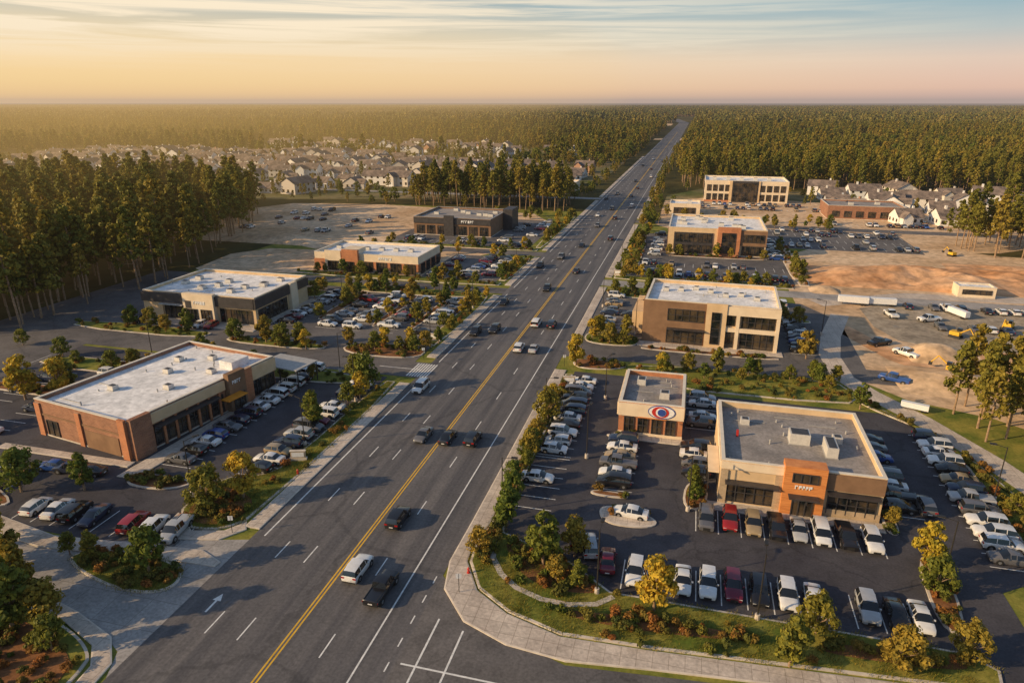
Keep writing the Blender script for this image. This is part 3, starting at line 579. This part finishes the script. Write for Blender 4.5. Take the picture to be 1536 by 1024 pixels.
# L1 brick store
b=Bld("brick_store_building",-97.4,76.1,20.8,30,6.1,rot=R(-9.5),walls='brick',roof='roof_white')
b.side('metal_fascia','stucco_tan','E',3.6,18,4.3,5.9,.02,.5)
b.side('corner_tower','brick','E',0,3.4,0,6.5,.02,.9);b.side('entry_tower','stucco_brown','E',18.3,22,0,6.9,.02,1.1);b.side('entry_tower','brick_red','E',22,24,0,6.4,.02,.7);b.side('tan_band','stucco_tan','E',24,30,3.6,6,.02,.5)
b.glaz('E',4.2,17.6,.5,3.6,11,2);b.glaz('E',24.4,29.6,.5,3.3,5,1);b.glaz('E',19,21.4,.1,3,2,1,1.1)
b.side('awning','awning','E',16.2,20.4,3.15,3.3,1.1,3);b.side('canopy','dark_metal','E',4,16,3.75,3.9,.05,1.6);b.letters('E',19.0,5.0,4,.6,1.11)
for a in range(6): b.side('brick_pier','brick_red','E',5.6+a*2.2,6.0+a*2.2,0,4.3,.06,.3)
b.side('garage_door','stucco_brown','S',11,18.4,0,3,.02,.1);b.side('brick_band','stucco_brown','S',0,20.8,3.6,3.9,.02,.1);b.side('brick_pier','brick_red','S',0,1.2,0,5.6,.02,.25);b.side('brick_pier','brick_red','S',9.5,10.5,0,5.6,.02,.25);b.side('brick_pier','brick_red','S',19.4,20.8,0,6.5,.02,.5)
b.glaz('S',2,4.6,.4,2.9,2,1)
b.box('glass_wing_roof','grey_metal',17,26,30.02,36,3.9,4.1)
for x in (17.2,21.5,25.7):
    for y in (30.4,35.6): b.box('wing_post','dark_metal',x,x+.15,y,y+.15,0,3.9)
for x,y in ((6,8),(14,12),(8,17),(15,20),(10,25),(5,22)): b.hvac(x,y,1.3,1.1,.8)
b.box('roof_plant','roof_white',15,18,23,27,b.rz,b.rz+1.4);b.vents(14);b.done()
# L2
b=Bld("retail_building",-128,133.5,31,23,6.8,walls='stucco_tan',roof='roof_white')
b.side('dark_fascia','dark_metal','S',-.2,12.2,4.3,6.6,.02,.7);b.side('dark_fascia','dark_metal','S',20.6,31.2,4.3,6.6,.02,.7);b.side('dark_fascia','dark_metal','E',-.7,14,4.3,6.6,.02,.6);b.side('tan_block','stucco_cream','E',14,17,0,6.9,.02,.9);b.side('dark_fascia','dark_metal','E',17,23,4.3,6.4,.02,.5)
b.side('cream_entry','stucco_cream','S',12.2,20.6,0,7.2,.02,1.3);b.glaz('S',13.2,16,.1,3.4,3,1,1.3);b.glaz('S',17,19.8,.1,3.4,3,1,1.3);b.side('black_panel','dark_metal','S',12.9,14.4,3.6,5.4,1.3,1.4)
b.letters('S',15.2,4.6,5,.8,1.31)
b.glaz('S',5.8,11.6,.4,3.7,4,1);b.glaz('S',21.4,30,.4,3.7,6,1);b.side('tan_panel','stucco_tan','S',0,5.4,0,4.2,.02,.3);b.side('canopy','grey_metal','S',5.4,12,4,4.2,.7,1.6)
b.glaz('E',1,13,.4,3.7,8,1)
for i in range(10): b.hvac(random.uniform(2,28),random.uniform(4,20),1.6,1.4,.9)
b.vents(10);b.done()
# L3
b=Bld("brick_retail_building",-114,190,35,19,5.6,walls='stucco_cream',roof='roof_white')
b.side('brick_red_block','brick_red','S',10,15.4,0,7,.02,1);b.side('red_band','brick_red','S',15.4,35.1,1,3.4,.02,.3);b.side('cream_block','stucco_cream','S',4,9.5,0,6.4,.02,.8);b.side('red_band','brick_red','S',0,4,0,3.6,.02,.3);b.box('tower_back','stucco_cream',10,15.4,-.02,5,5.6,7)
for i in range(4): b.glaz('S',16.6+i*4.7,20+i*4.7,.3,3.3,3,1,.3)
b.glaz('S',5,8.6,.3,3.2,3,1,.8);b.glaz('S',11.4,14,.2,3.2,2,1,1);b.side('red_band','brick_red','E',0,19,1,3.4,.02,.3)
for i in range(4): b.glaz('E',1.5+i*4.4,4.5+i*4.4,.3,3.3,3,1,.3)
b.letters('S',22,4.0,6,.9,.03)
for i in range(6): b.hvac(3+i*5,9,1.6,1.4,.9)
b.done()
# L4
b=Bld("dark_brick_building",-107,255,32,28,7,walls='stucco_brown',roof='roof_grey',cap='grey_metal')
b.side('dark_panel','dark_metal','S',0,32,4.6,6.8,.02,.3)
for i in range(7): b.glaz('S',1.2+i*4.4,4.4+i*4.4,.4,3.8,3,1)
b.side('tower','dark_metal','S',13,17,0,8,.02,1);b.side('tower','dark_metal','E',18,28,0,8.4,.02,4)
b.letters('S',20,5.2,6,1.0,.31)
for i in range(8): b.hvac(random.uniform(2,28),random.uniform(4,24),2,1.8,1.1)
b.done()
# ------------------------------------------------------------------ houses
def house(w,d,h,rh,wing):
    mb=MB()
    def gab(x0,x1,y0,y1,z,r,ax):
        o=.5
        if ax=='x':
            ym=(y0+y1)/2;mb.quad([(x0-o,y0-o,z-.15),(x1+o,y0-o,z-.15),(x1+o,ym,z+r),(x0-o,ym,z+r)],1);mb.quad([(x1+o,y1+o,z-.15),(x0-o,y1+o,z-.15),(x0-o,ym,z+r),(x1+o,ym,z+r)],1)
            mb.quad([(x0,y0,z),(x0,ym,z+r-.1),(x0,y1,z)],0);mb.quad([(x1,y0,z),(x1,y1,z),(x1,ym,z+r-.1)],0)
        else:
            xm=(x0+x1)/2;mb.quad([(x0-o,y1+o,z-.15),(x0-o,y0-o,z-.15),(xm,y0-o,z+r),(xm,y1+o,z+r)],1);mb.quad([(x1+o,y0-o,z-.15),(x1+o,y1+o,z-.15),(xm,y1+o,z+r),(xm,y0-o,z+r)],1)
            mb.quad([(x0,y0,z),(x1,y0,z),(xm,y0,z+r-.1)],0);mb.quad([(x0,y1,z),(xm,y1,z+r-.1),(x1,y1,z)],0)
    mb.box(-w/2,w/2,-d/2,d/2,0,h,0);gab(-w/2,w/2,-d/2,d/2,h,rh,'x')
    if wing: mb.box(-w/2+.6,-w/2+w*.45,-d/2-3,-d/2-.01,0,h,0);gab(-w/2+.6,-w/2+w*.45,-d/2-3,-d/2+2,h,rh*.75,'y');mb.box(-w/2+1.2,-w/2+w*.45-.6,-d/2-3.06,-d/2-3,0,2.3,3)
    for i in range(4):
        for z in ([1] if h<4 else [1,3.9]):
            x=-w/2+w*(.12+.25*i)
            if not(wing and i<2): mb.box(x,x+1.2,-d/2-.05,-d/2,z,z+1.4,2)
            mb.box(x,x+1.2,d/2,d/2+.05,z,z+1.4,2)
    for i in range(3): mb.box(w/2,w/2+.05,-d/2+1+i*3,-d/2+2.2+i*3,1,2.4,2);mb.box(-w/2-.05,-w/2,-d/2+1+i*3,-d/2+2.2+i*3,1,2.4,2)
    mb.box(w*.2,w*.2+.8,0,.8,h,h+rh+.9,0)
    return mb.make("house_kind",[M['siding'],M['shingle'],M['glass'],M['sign_white']],coll=None).data
HS=[house(13,10,5.2,3.2,True),house(12,11,3.2,3.4,True),house(15,10,5.2,3,False),house(11,9,3.4,3.4,True)]
HC=[(.82,.80,.76),(.76,.72,.66),(.7,.64,.56),(.58,.53,.48),(.82,.8,.78),(.5,.29,.19),(.54,.56,.6)]
hp=[]
def houses(poly,dx,dy,occ=.85,ang=0):
    xs=[p[0] for p in poly];ys=[p[1] for p in poly];y=min(ys);k=0
    while y<max(ys):
        x=min(xs)
        while x<max(xs):
            if inside((x,y),poly) and random.random()<occ:
                px,py=x+random.uniform(-3,3),y+random.uniform(-3,3);hp.append((px,py))
                place("house",random.choice(HS),px,py,0,ang+random.choice([0,math.pi,0,H2])+random.uniform(-.25,.25),random.uniform(.9,1.15),random.choice(HC))
            x+=dx
        k+=1;y+=dy*(.75 if k%2 else 1.25)
houses([(-560,400),(-400,345),(-250,340),(-150,384),(-150,540),(-300,620),(-620,620)],21,26,.9)
houses([(-145,420),(-66,424),(-62,540),(-145,530)],21,26,.9)
houses([(-460,690),(-150,630),(-110,700),(-250,830),(-540,830)],30,38,.65)
houses([(54,395),(96,326),(150,318),(200,345),(224,414),(60,436)],19,23,.95)
# ------------------------------------------------------------------ forest masses
def polyin(P,poly):
    x,y=P[:,0],P[:,1];c=np.zeros(len(P),bool);n=len(poly)
    for i in range(n):
        x1,y1=poly[i];x2,y2=poly[(i+1)%n]
        if y1==y2: continue
        c^=((y1>y)!=(y2>y))&(x<(x2-x1)*(y-y1)/(y2-y1)+x1)
    return c
def grid(x0,x1,y0,y1,s,jit=.5):
    gx,gy=np.meshgrid(np.arange(x0,x1,float(s)),np.arange(y0,y1,float(s)));P=np.stack([gx.ravel(),gy.ravel()],1).astype(float);return P+rng.uniform(-jit*s,jit*s,P.shape)
def z0(P): return np.concatenate([P,np.zeros((len(P),1))],1)
FL=[(-190,96),(-149,110),(-147,150),(-152,186),(-172,232),(-196,285),(-230,308),(-290,300),(-420,250),(-420,96)]
FC=[(-142,330),(-60,326),(-58,350),(-70,375),(-140,372)]
FR=[(84,285),(98,262),(118,258),(230,262),(420,420),(300,520),(230,400),(200,335),(130,310)]
FN=[(50,124),(56,108),(62,100),(90,96),(110,118),(80,124),(60,134)]
FB=[(-8,446),(120,440),(240,436),(330,500),(300,560),(-8,560)]
P=grid(-760,0,60,520,6.3,.6);A=P[polyin(P,FL)];P=grid(-150,-50,320,380,5.8);Bp=P[polyin(P,FC)];P=grid(80,430,250,530,7);C=P[polyin(P,FR)];P=grid(48,130,80,136,6);D=P[polyin(P,FN)];P=grid(-10,340,430,565,7.5);E=P[polyin(P,FB)]
scatter("pine_forest",z0(A),LP,.66,1.18,1);scatter("pine_grove",z0(Bp),LP,.62,1.0,2);scatter("pine_forest",z0(C),LP,.65,1.05,3);scatter("pine_grove",z0(D),LP,.6,.78,4);scatter("pine_forest",z0(E),LP,.55,1.0,6)
P=grid(-2300,900,310,1500,11)
k=(P[:,0]>-1.42*P[:,1]-40)&(P[:,0]<.5*P[:,1]+40)&~((P[:,0]>-62)&(P[:,0]<-12));P=P[k]
for poly in [FL,FC,FR,FB,[(-680,340),(-190,320),(-120,380),(-60,385),(-60,570),(-300,635),(-680,640)],[(-20,290),(110,285),(200,320),(240,430),(-20,446)],[(-480,680),(-150,610),(-90,700),(-250,850),(-580,850)],[(-230,290),(-50,290),(-50,330),(-230,345)]]+CL: P=P[~polyin(P,poly)]
nz=np.array([noise.noise(Vector((p[0]*.012,p[1]*.007,3))) for p in P]);P=P[nz>-.42]
scatter("mixed_forest",z0(P),LM,.55,1.2,8)
P=np.concatenate([grid(-640,-60,330,880,14.5),grid(-10,240,300,440,14)]);hpA=np.array(hp);d=((P[:,None,:]-hpA[None])**2).sum(2).min(1);P=P[d>85]
P=P[~((P[:,1]<372)&(P[:,0]>-10)&(P[:,0]<100))&~((P[:,1]<425)&(P[:,0]>-8)&(P[:,0]<55))&~((P[:,0]<-60)&(P[:,0]>-105)&(P[:,1]<420))]
P=P[~polyin(P,FL)]
scatter("suburb_trees",z0(P),LM,.28,.58,9)
P=np.concatenate([grid(-20,-12,316,900,8,.4),grid(-60,-53,386,900,8,.4)]);scatter("roadside_trees",z0(P),LM,.25,.5,11)
P=grid(-9500,3500,1500,6500,29);k=(P[:,0]>-1.42*P[:,1]-40)&(P[:,0]<.5*P[:,1]+40)&~((P[:,0]>-70-(P[:,1]>1900)*(P[:,1]-1900)*.3)&(P[:,0]<-5)&(P[:,1]<2700));P=P[k]
for poly in CL: P=P[~polyin(P,poly)]
nz=np.array([noise.noise(Vector((p[0]*.002,p[1]*.0012,0))) for p in P]);P=P[nz>-.3]
scatter("distant_forest",z0(P),LF,.7,1.45,12)
for x,y,s,g in [(-54.5,104,1.35,0),(-55,98,.7,0),(-54,100.5,.9,1),(-56.5,89,.95,0),(-57.6,64.5,1.15,0),(-54.6,67.5,1.15,1),(-55.6,51.6,.95,0),(-77,64,.9,0),(-.3,59.6,1.1,1),(-13,64,1.05,0),(-9.8,66.6,.8,0),(-19.8,127,1.0,1),(-20.2,101,1.0,0),(-20.2,88,.8,0),(-11,61.5,.6,0),(-8.6,61.2,.5,0),(15.5,60.3,.85,0),(22.5,57.6,.85,0),(29,60.4,.8,0),(29.4,75,.85,1),(29,70,.9,0),(27.6,82.4,.5,0),(12.5,55.4,.8,0),(31,119,.8,0),(25.5,143,1.0,0),(-112,86,1.25,1),(-107,88.5,1.2,1),(-88,123.5,.9,0),(-80,124,.9,0),(-19,70.5,.9,0),(-20.6,64,.6,0),(-64,52,.6,0),(-67,52,.5,0),(-59.2,41.8,1.0,0),(-71,47,1.25,0),(-65.5,44.3,1.2,0),(-62,40.5,1.2,0),(-56,39.4,.7,0),(-68,41,1.2,0),(-85,61.5,1.1,0),(-79,51.5,1.2,0),(-75,48,1.2,0),(3.5,85,.6,0),(3.6,81.6,.5,0)]: tree(x,y,s,g)
for poly,n in ((rect(-70,-52,122,129),9),(rect(-98,-74,122,126),6),(rect(-140,-104,122,127),7),(rect(-54,-51,131,172),10),(rect(-94,-56,169,175),14),(rect(-87,-84,142,168),5),(rect(-71.5,-69.5,140,168),5),(rect(-62,-60,140,168),5),(rect(-125,-96,158,168),9),(rect(-118,-52,183,188),14),(rect(-54,-51,190,224),9),(rect(-110,-52,234,238),11),(rect(-54,-51,240,316),18),(rect(-20.5,-16,207,270),20),(rect(-20,30,200,205),16),(rect(-20,-10,141,148),6),(rect(-20,-8,181,189),8),(rect(-8,30,166,171),9),(rect(-6,30,126,131),13),(rect(31,36,206,262),9),(rect(-21,-19.8,74,120),9),(rect(-96,-56,107,111),9),(rect(-126,-100,100,106),6),(rect(-8,26,238,241),6),(rect(-21,-13,270,330),14),(rect(-8,60,312,326),16),(rect(-100,-56,300,318),12),(rect(-120,-60,214,224),10),(rect(-146,-130,64,110),9),(rect(43,46,80,95),3),(rect(30,80,303,312),10),(rect(-124,-104,72,76),4),(rect(-126,-100,88,92),4)):
    for x,y,_ in fill(poly,n): tree(x,y,random.uniform(.45,.85),random.random()<.14)
for x,y,s in [(46,121,.66),(48,116,.72),(50,120,.76),(51,113,.68),(53,118,.78),(49,125,.66),(52.5,108,.66),(55,104,.62),(56,112,.72),(58,120,.76),(61,106,.66),(47.5,111,.6)]: place("pine_tree",random.choice(list(LP.objects)).data,x,y,0,None,s)
# ------------------------------------------------------------------ street furniture
def lampmesh():
    mb=MB();mb.cyl((0,0,0),(0,0,.7),.28,.26,10,1);mb.cyl((0,0,.7),(0,0,8),.09,.06,8,0);mb.cyl((0,0,7.9),(1.5,0,8.2),.04,.04,6,0);mb.box(1.2,2.0,-.18,.18,8.12,8.26,0);mb.box(1.3,1.9,-.12,.12,8.08,8.12,2);return mb.make("lamp_kind",[M['pole'],M['kerb'],M['headlight']],coll=None).data
LMs=lampmesh()
for x,y,r in [(-20.3,73,0),(-20.3,100,0),(-6.4,60.8,1.5),(10,61,1.5),(30.2,72,3),(2.8,79.5,4),(-54.6,83,3),(-54.6,100,3),(-62,66.8,1),(-12,112,1),(42,92,3),(-86,155,0),(-71,150,0),(-61,160,0),(-52,160,3),(-20,170,0),(-20,215,0),(-52,205,3),(-10,150,0),(-52,130,3),(-106,110,0),(-20,260,0),(-52,260,3),(31,160,3),(-12,90,1.5),(-64,112,1)]: place("street_lamp",LMs,x,y,.1,r,1)
def signm():
    mb=MB();mb.box(-1.4,1.4,-.3,.3,0,.5,1);mb.box(-1.2,1.2,-.2,.2,.5,1.7,0);mb.box(-1,1,-.24,.24,.7,1.5,2);mb.box(-1.3,1.3,-.26,.26,1.7,1.8,1);return mb.make("sign_kind",[M['stone'],M['kerb'],M['sign_white']],coll=None).data
SG=signm()
for x,y,r in [(-53,78.5,.3),(-19.4,117,.2),(-52.6,134,0),(-20,205,0)]: place("monument_sign",SG,x,y,.18,r,.9)
def tsign():
    mb=MB();mb.cyl((0,0,0),(0,0,2.4),.04,.04,6,0);mb.box(-.3,.3,-.03,.0,1.8,2.4,1);return mb.make("tsign_kind",[M['pole'],M['sign_white']],coll=None).data
TS=tsign()
for x,y in [(-20.8,57.2),(-51.2,60.4),(-50.8,122.8),(-22,126),(-21.9,140)]: place("traffic_sign",TS,x,y,.15,.3,1)
def hydr():
    mb=MB();mb.cyl((0,0,0),(0,0,.6),.14,.12,10);mb.cyl((0,0,.6),(0,0,.75),.14,.05,10);mb.cyl((-.22,0,.42),(.22,0,.42),.06,.06,8);mb.cyl((0,0,0),(0,0,.06),.2,.2,10);return mb.make("hydrant_kind",[M['sign_red']],coll=None).data
HY=hydr();place("fire_hydrant",HY,-20.8,60.5,.16);place("fire_hydrant",HY,-51,75,.16)
def trailer():
    mb=MB();mb.box(-1.3,1.3,-6,6,1.1,3.8,0)
    for i in range(22): mb.box(-1.34,1.34,-5.8+i*.54,-5.7+i*.54,1.15,3.75,0)
    for y in (-4.6,-3.4):
        for sx in (-1,1): mb.cyl((sx*.9,y,.5),(sx*1.3,y,.5),.5,.5,12,1)
    mb.box(-.1,.1,4,4.2,0,1.1,2);mb.box(-1.2,1.2,-6,5.8,.95,1.1,2);return mb.make("trailer_kind",[M['sign_white'],M['tyre'],M['trim']],coll=None).data
TR=trailer()
for x,y,r,s in [(43,189,1.5,.6),(50,189.5,1.6,.55),(66,184,.4,.5),(84,182,1.3,.6),(92,190,.2,.5),(78,168,1.2,.5),(40,121,1.2,.35)]: place("trailer",TR,x,y,.02,r,s)
def digger():
    mb=MB();
    for sx in (-1,1): mb.box(sx*1.0-.25,sx*1.0+.25,-1.6,1.6,0,.7,1)
    mb.box(-1.1,1.1,-1.5,1.2,.8,1.9,0);mb.box(-1,-.1,0,1.2,1.9,2.9,2);mb.cyl((.3,1,1.6),(.3,3.6,3.6),.2,.16,6,0);mb.cyl((.3,3.6,3.6),(.3,5.2,1.4),.16,.12,6,0);mb.box(-.1,.7,4.9,5.6,.7,1.5,1);return mb.make("excavator_kind",[M['yellow_paint'],M['trim'],M['carglass']],coll=None).data
DG=digger()
for x,y,r in [(52,142,1),(74,176,2.5),(88,262,.5),(60,166,4),(70,150,2)]: place("excavator",DG,x,y,.05,r,.75)
row('x',56,90,189,0,.8,3.0,lines=False);row('x',52,88,172,0,.35,3.4,lines=False)
for x,y in [(40,134),(46,150),(42,156),(78,160),(50,180),(58,178)]: car(x,y,random.random()*3,PIC)
def mound(name,x0,x1,y0,y1,h,mat,seed):
    nx,ny=60,40;V=[];F=[]
    for j in range(ny+1):
        for i in range(nx+1):
            u,v=i/nx,j/ny;e=max(0,(math.sin(math.pi*u)*math.sin(math.pi*v)))**.7;x=x0+(x1-x0)*u;y=y0+(y1-y0)*v
            n=noise.fractal(Vector((x*.06,y*.09,seed)),1,2,5);n2=abs(noise.noise(Vector((x*.03,y*.05,seed+4))))
            V.append((x,y,-.05+h*e*(.35+.55*n+.9*n2)))
    for j in range(ny):
        for i in range(nx): a=j*(nx+1)+i;F.append((a,a+1,a+nx+2,a+nx+1))
    obj(name,V,F,[mat],smooth=R(50))
mound("dirt_mound",34,104,208,238,4.6,M['dirt_orange'],1);mound("dirt_mound",80,170,210,250,5,M['dirt_orange'],7);mound("dirt_mound",40,60,128,144,2.2,M['dirt'],3);mound("dirt_mound",60,150,134,158,2.4,M['dirt_orange'],5);mound("dirt_mound",46,58,146,156,2.2,M['dirt'],13);mound("dirt_mound",34,42,198,206,1.8,M['dirt'],15)
mound("dirt_mound",-205,-125,222,236,2,M['dirt'],9);mound("dirt_mound",-150,-118,190,214,1.6,M['dirt'],11)
# ------------------------------------------------------------------ camera, light, haze, sky
cam=bpy.data.cameras.new("camera");co=bpy.data.objects.new("camera",cam);COL.objects.link(co);cam.sensor_width=36;cam.lens=24;cam.clip_start=.5;cam.clip_end=90000
co.location=(0,0,50);co.rotation_euler=(R(90-19.3),0,R(14.6));sc.camera=co
AZ,EL=R(120),R(20)
S=Vector((-math.sin(AZ)*math.cos(EL),math.cos(AZ)*math.cos(EL),math.sin(EL)))
l=bpy.data.lights.new("sun","SUN");l.energy=5;l.angle=R(.5);l.color=(1,.71,.38);lo=bpy.data.objects.new("sun",l);COL.objects.link(lo);lo.rotation_euler=S.to_track_quat('Z','Y').to_euler();lo.location=S*200
def emissive_haze(name,x0,x1,y0,y1,z1,sig,col):
    m=bpy.data.materials.new(name);m.use_nodes=True;nt=m.node_tree;nt.nodes.clear();N=nt.nodes.new
    o=N("ShaderNodeOutputMaterial");a=N("ShaderNodeVolumeAbsorption");a.inputs["Color"].default_value=(0,0,0,1);a.inputs["Density"].default_value=sig
    e=N("ShaderNodeEmission");e.inputs[0].default_value=(*col,1);e.inputs[1].default_value=sig;s=N("ShaderNodeAddShader")  # haze light is painted in as volume emission; no sunlight is scattered
    nt.links.new(a.outputs[0],s.inputs[0]);nt.links.new(e.outputs[0],s.inputs[1]);nt.links.new(s.outputs[0],o.inputs["Volume"])
    mb=MB();mb.box(x0,x1,y0,y1,-5,z1);mb.make(name,[m])
emissive_haze("emissive_haze",-28000,28000,-300,38000,160,.00005,(.42,.34,.31))
emissive_haze("emissive_haze",-900,-153,60,900,48,.00034,(1.0,.60,.18));emissive_haze("emissive_haze",-9000,-380,120,4200,320,.00007,(1.0,.66,.28))  # golden glow on the left comes from the emission colour of these boxes
w=bpy.data.worlds.new("World");sc.world=w;w.use_nodes=True;nt=w.node_tree;nt.nodes.clear();N=nt.nodes.new;L=nt.links.new
out=N("ShaderNodeOutputWorld");bg=N("ShaderNodeBackground");sky=N("ShaderNodeTexSky");sky.sky_type='NISHITA';sky.sun_disc=False;sky.sun_elevation=EL;sky.sun_rotation=-AZ
bg.inputs[1].default_value=.14;L(sky.outputs[0],bg.inputs[0])
tc=N("ShaderNodeTexCoord");sp=N("ShaderNodeSeparateXYZ");L(tc.outputs["Generated"],sp.inputs[0])
dp=N("ShaderNodeVectorMath");dp.operation='DOT_PRODUCT';L(tc.outputs["Generated"],dp.inputs[0]);dp.inputs[1].default_value=(-.91,.41,0)
mr=N("ShaderNodeMapRange");L(dp.outputs["Value"],mr.inputs[0]);mr.inputs[1].default_value=.1;mr.inputs[2].default_value=.97
zz=N("ShaderNodeMapRange");L(sp.outputs[2],zz.inputs[0]);zz.inputs[1].default_value=0;zz.inputs[2].default_value=.16
rr=ramp(nt,zz.outputs[0],[(0,(.64,.43,.38)),(.10,(.86,.56,.42)),(.3,(.80,.62,.50)),(.5,(.50,.56,.55)),(.72,(.28,.46,.54)),(1,(.16,.34,.46))])
rl=ramp(nt,zz.outputs[0],[(0,(1.0,.62,.26)),(.15,(1.0,.72,.34)),(.35,(1.0,.78,.46)),(.52,(.84,.72,.50)),(.7,(.50,.54,.50)),(1,(.28,.40,.45))])
gc=mixc(nt,rr.outputs[0],rl.outputs[0],mr.outputs[0])
mp=N("ShaderNodeMapping");mp.inputs["Scale"].default_value=(1.1,1.1,34);mp.inputs["Rotation"].default_value=(.035,.02,0);L(tc.outputs["Generated"],mp.inputs[0])
cn=N("ShaderNodeTexNoise");cn.inputs["Scale"].default_value=2.2;cn.inputs["Detail"].default_value=9;cn.inputs["Roughness"].default_value=.6;cn.inputs["Distortion"].default_value=.6;L(mp.outputs[0],cn.inputs["Vector"])
cr=ramp(nt,cn.outputs[0],[(.40,(0,0,0)),(.56,(1,1,1))])
zm=N("ShaderNodeMapRange");L(sp.outputs[2],zm.inputs[0]);zm.inputs[1].default_value=.035;zm.inputs[2].default_value=.085
m1=N("ShaderNodeMath");m1.operation='MULTIPLY';L(cr.outputs[0],m1.inputs[0]);L(zm.outputs[0],m1.inputs[1])
m2=N("ShaderNodeMath");m2.operation='MULTIPLY_ADD';L(mr.outputs[0],m2.inputs[0]);m2.inputs[1].default_value=1.2;m2.inputs[2].default_value=.02
m3=N("ShaderNodeMath");m3.operation='MULTIPLY';L(m1.outputs[0],m3.inputs[0]);L(m2.outputs[0],m3.inputs[1]);m3.use_clamp=True
gc=mixc(nt,gc,(1.0,.88,.68),m3.outputs[0])
b2=N("ShaderNodeBackground");L(gc,b2.inputs[0]);b2.inputs[1].default_value=1
ms=N("ShaderNodeMixShader");hm=N("ShaderNodeMapRange");L(sp.outputs[2],hm.inputs[0]);hm.inputs[1].default_value=.13;hm.inputs[2].default_value=.34
L(hm.outputs[0],ms.inputs[0]);L(b2.outputs[0],ms.inputs[1]);L(bg.outputs[0],ms.inputs[2]);L(ms.outputs[0],out.inputs[0])
sc.view_settings.view_transform='Standard';sc.view_settings.look='None';sc.view_settings.exposure=0
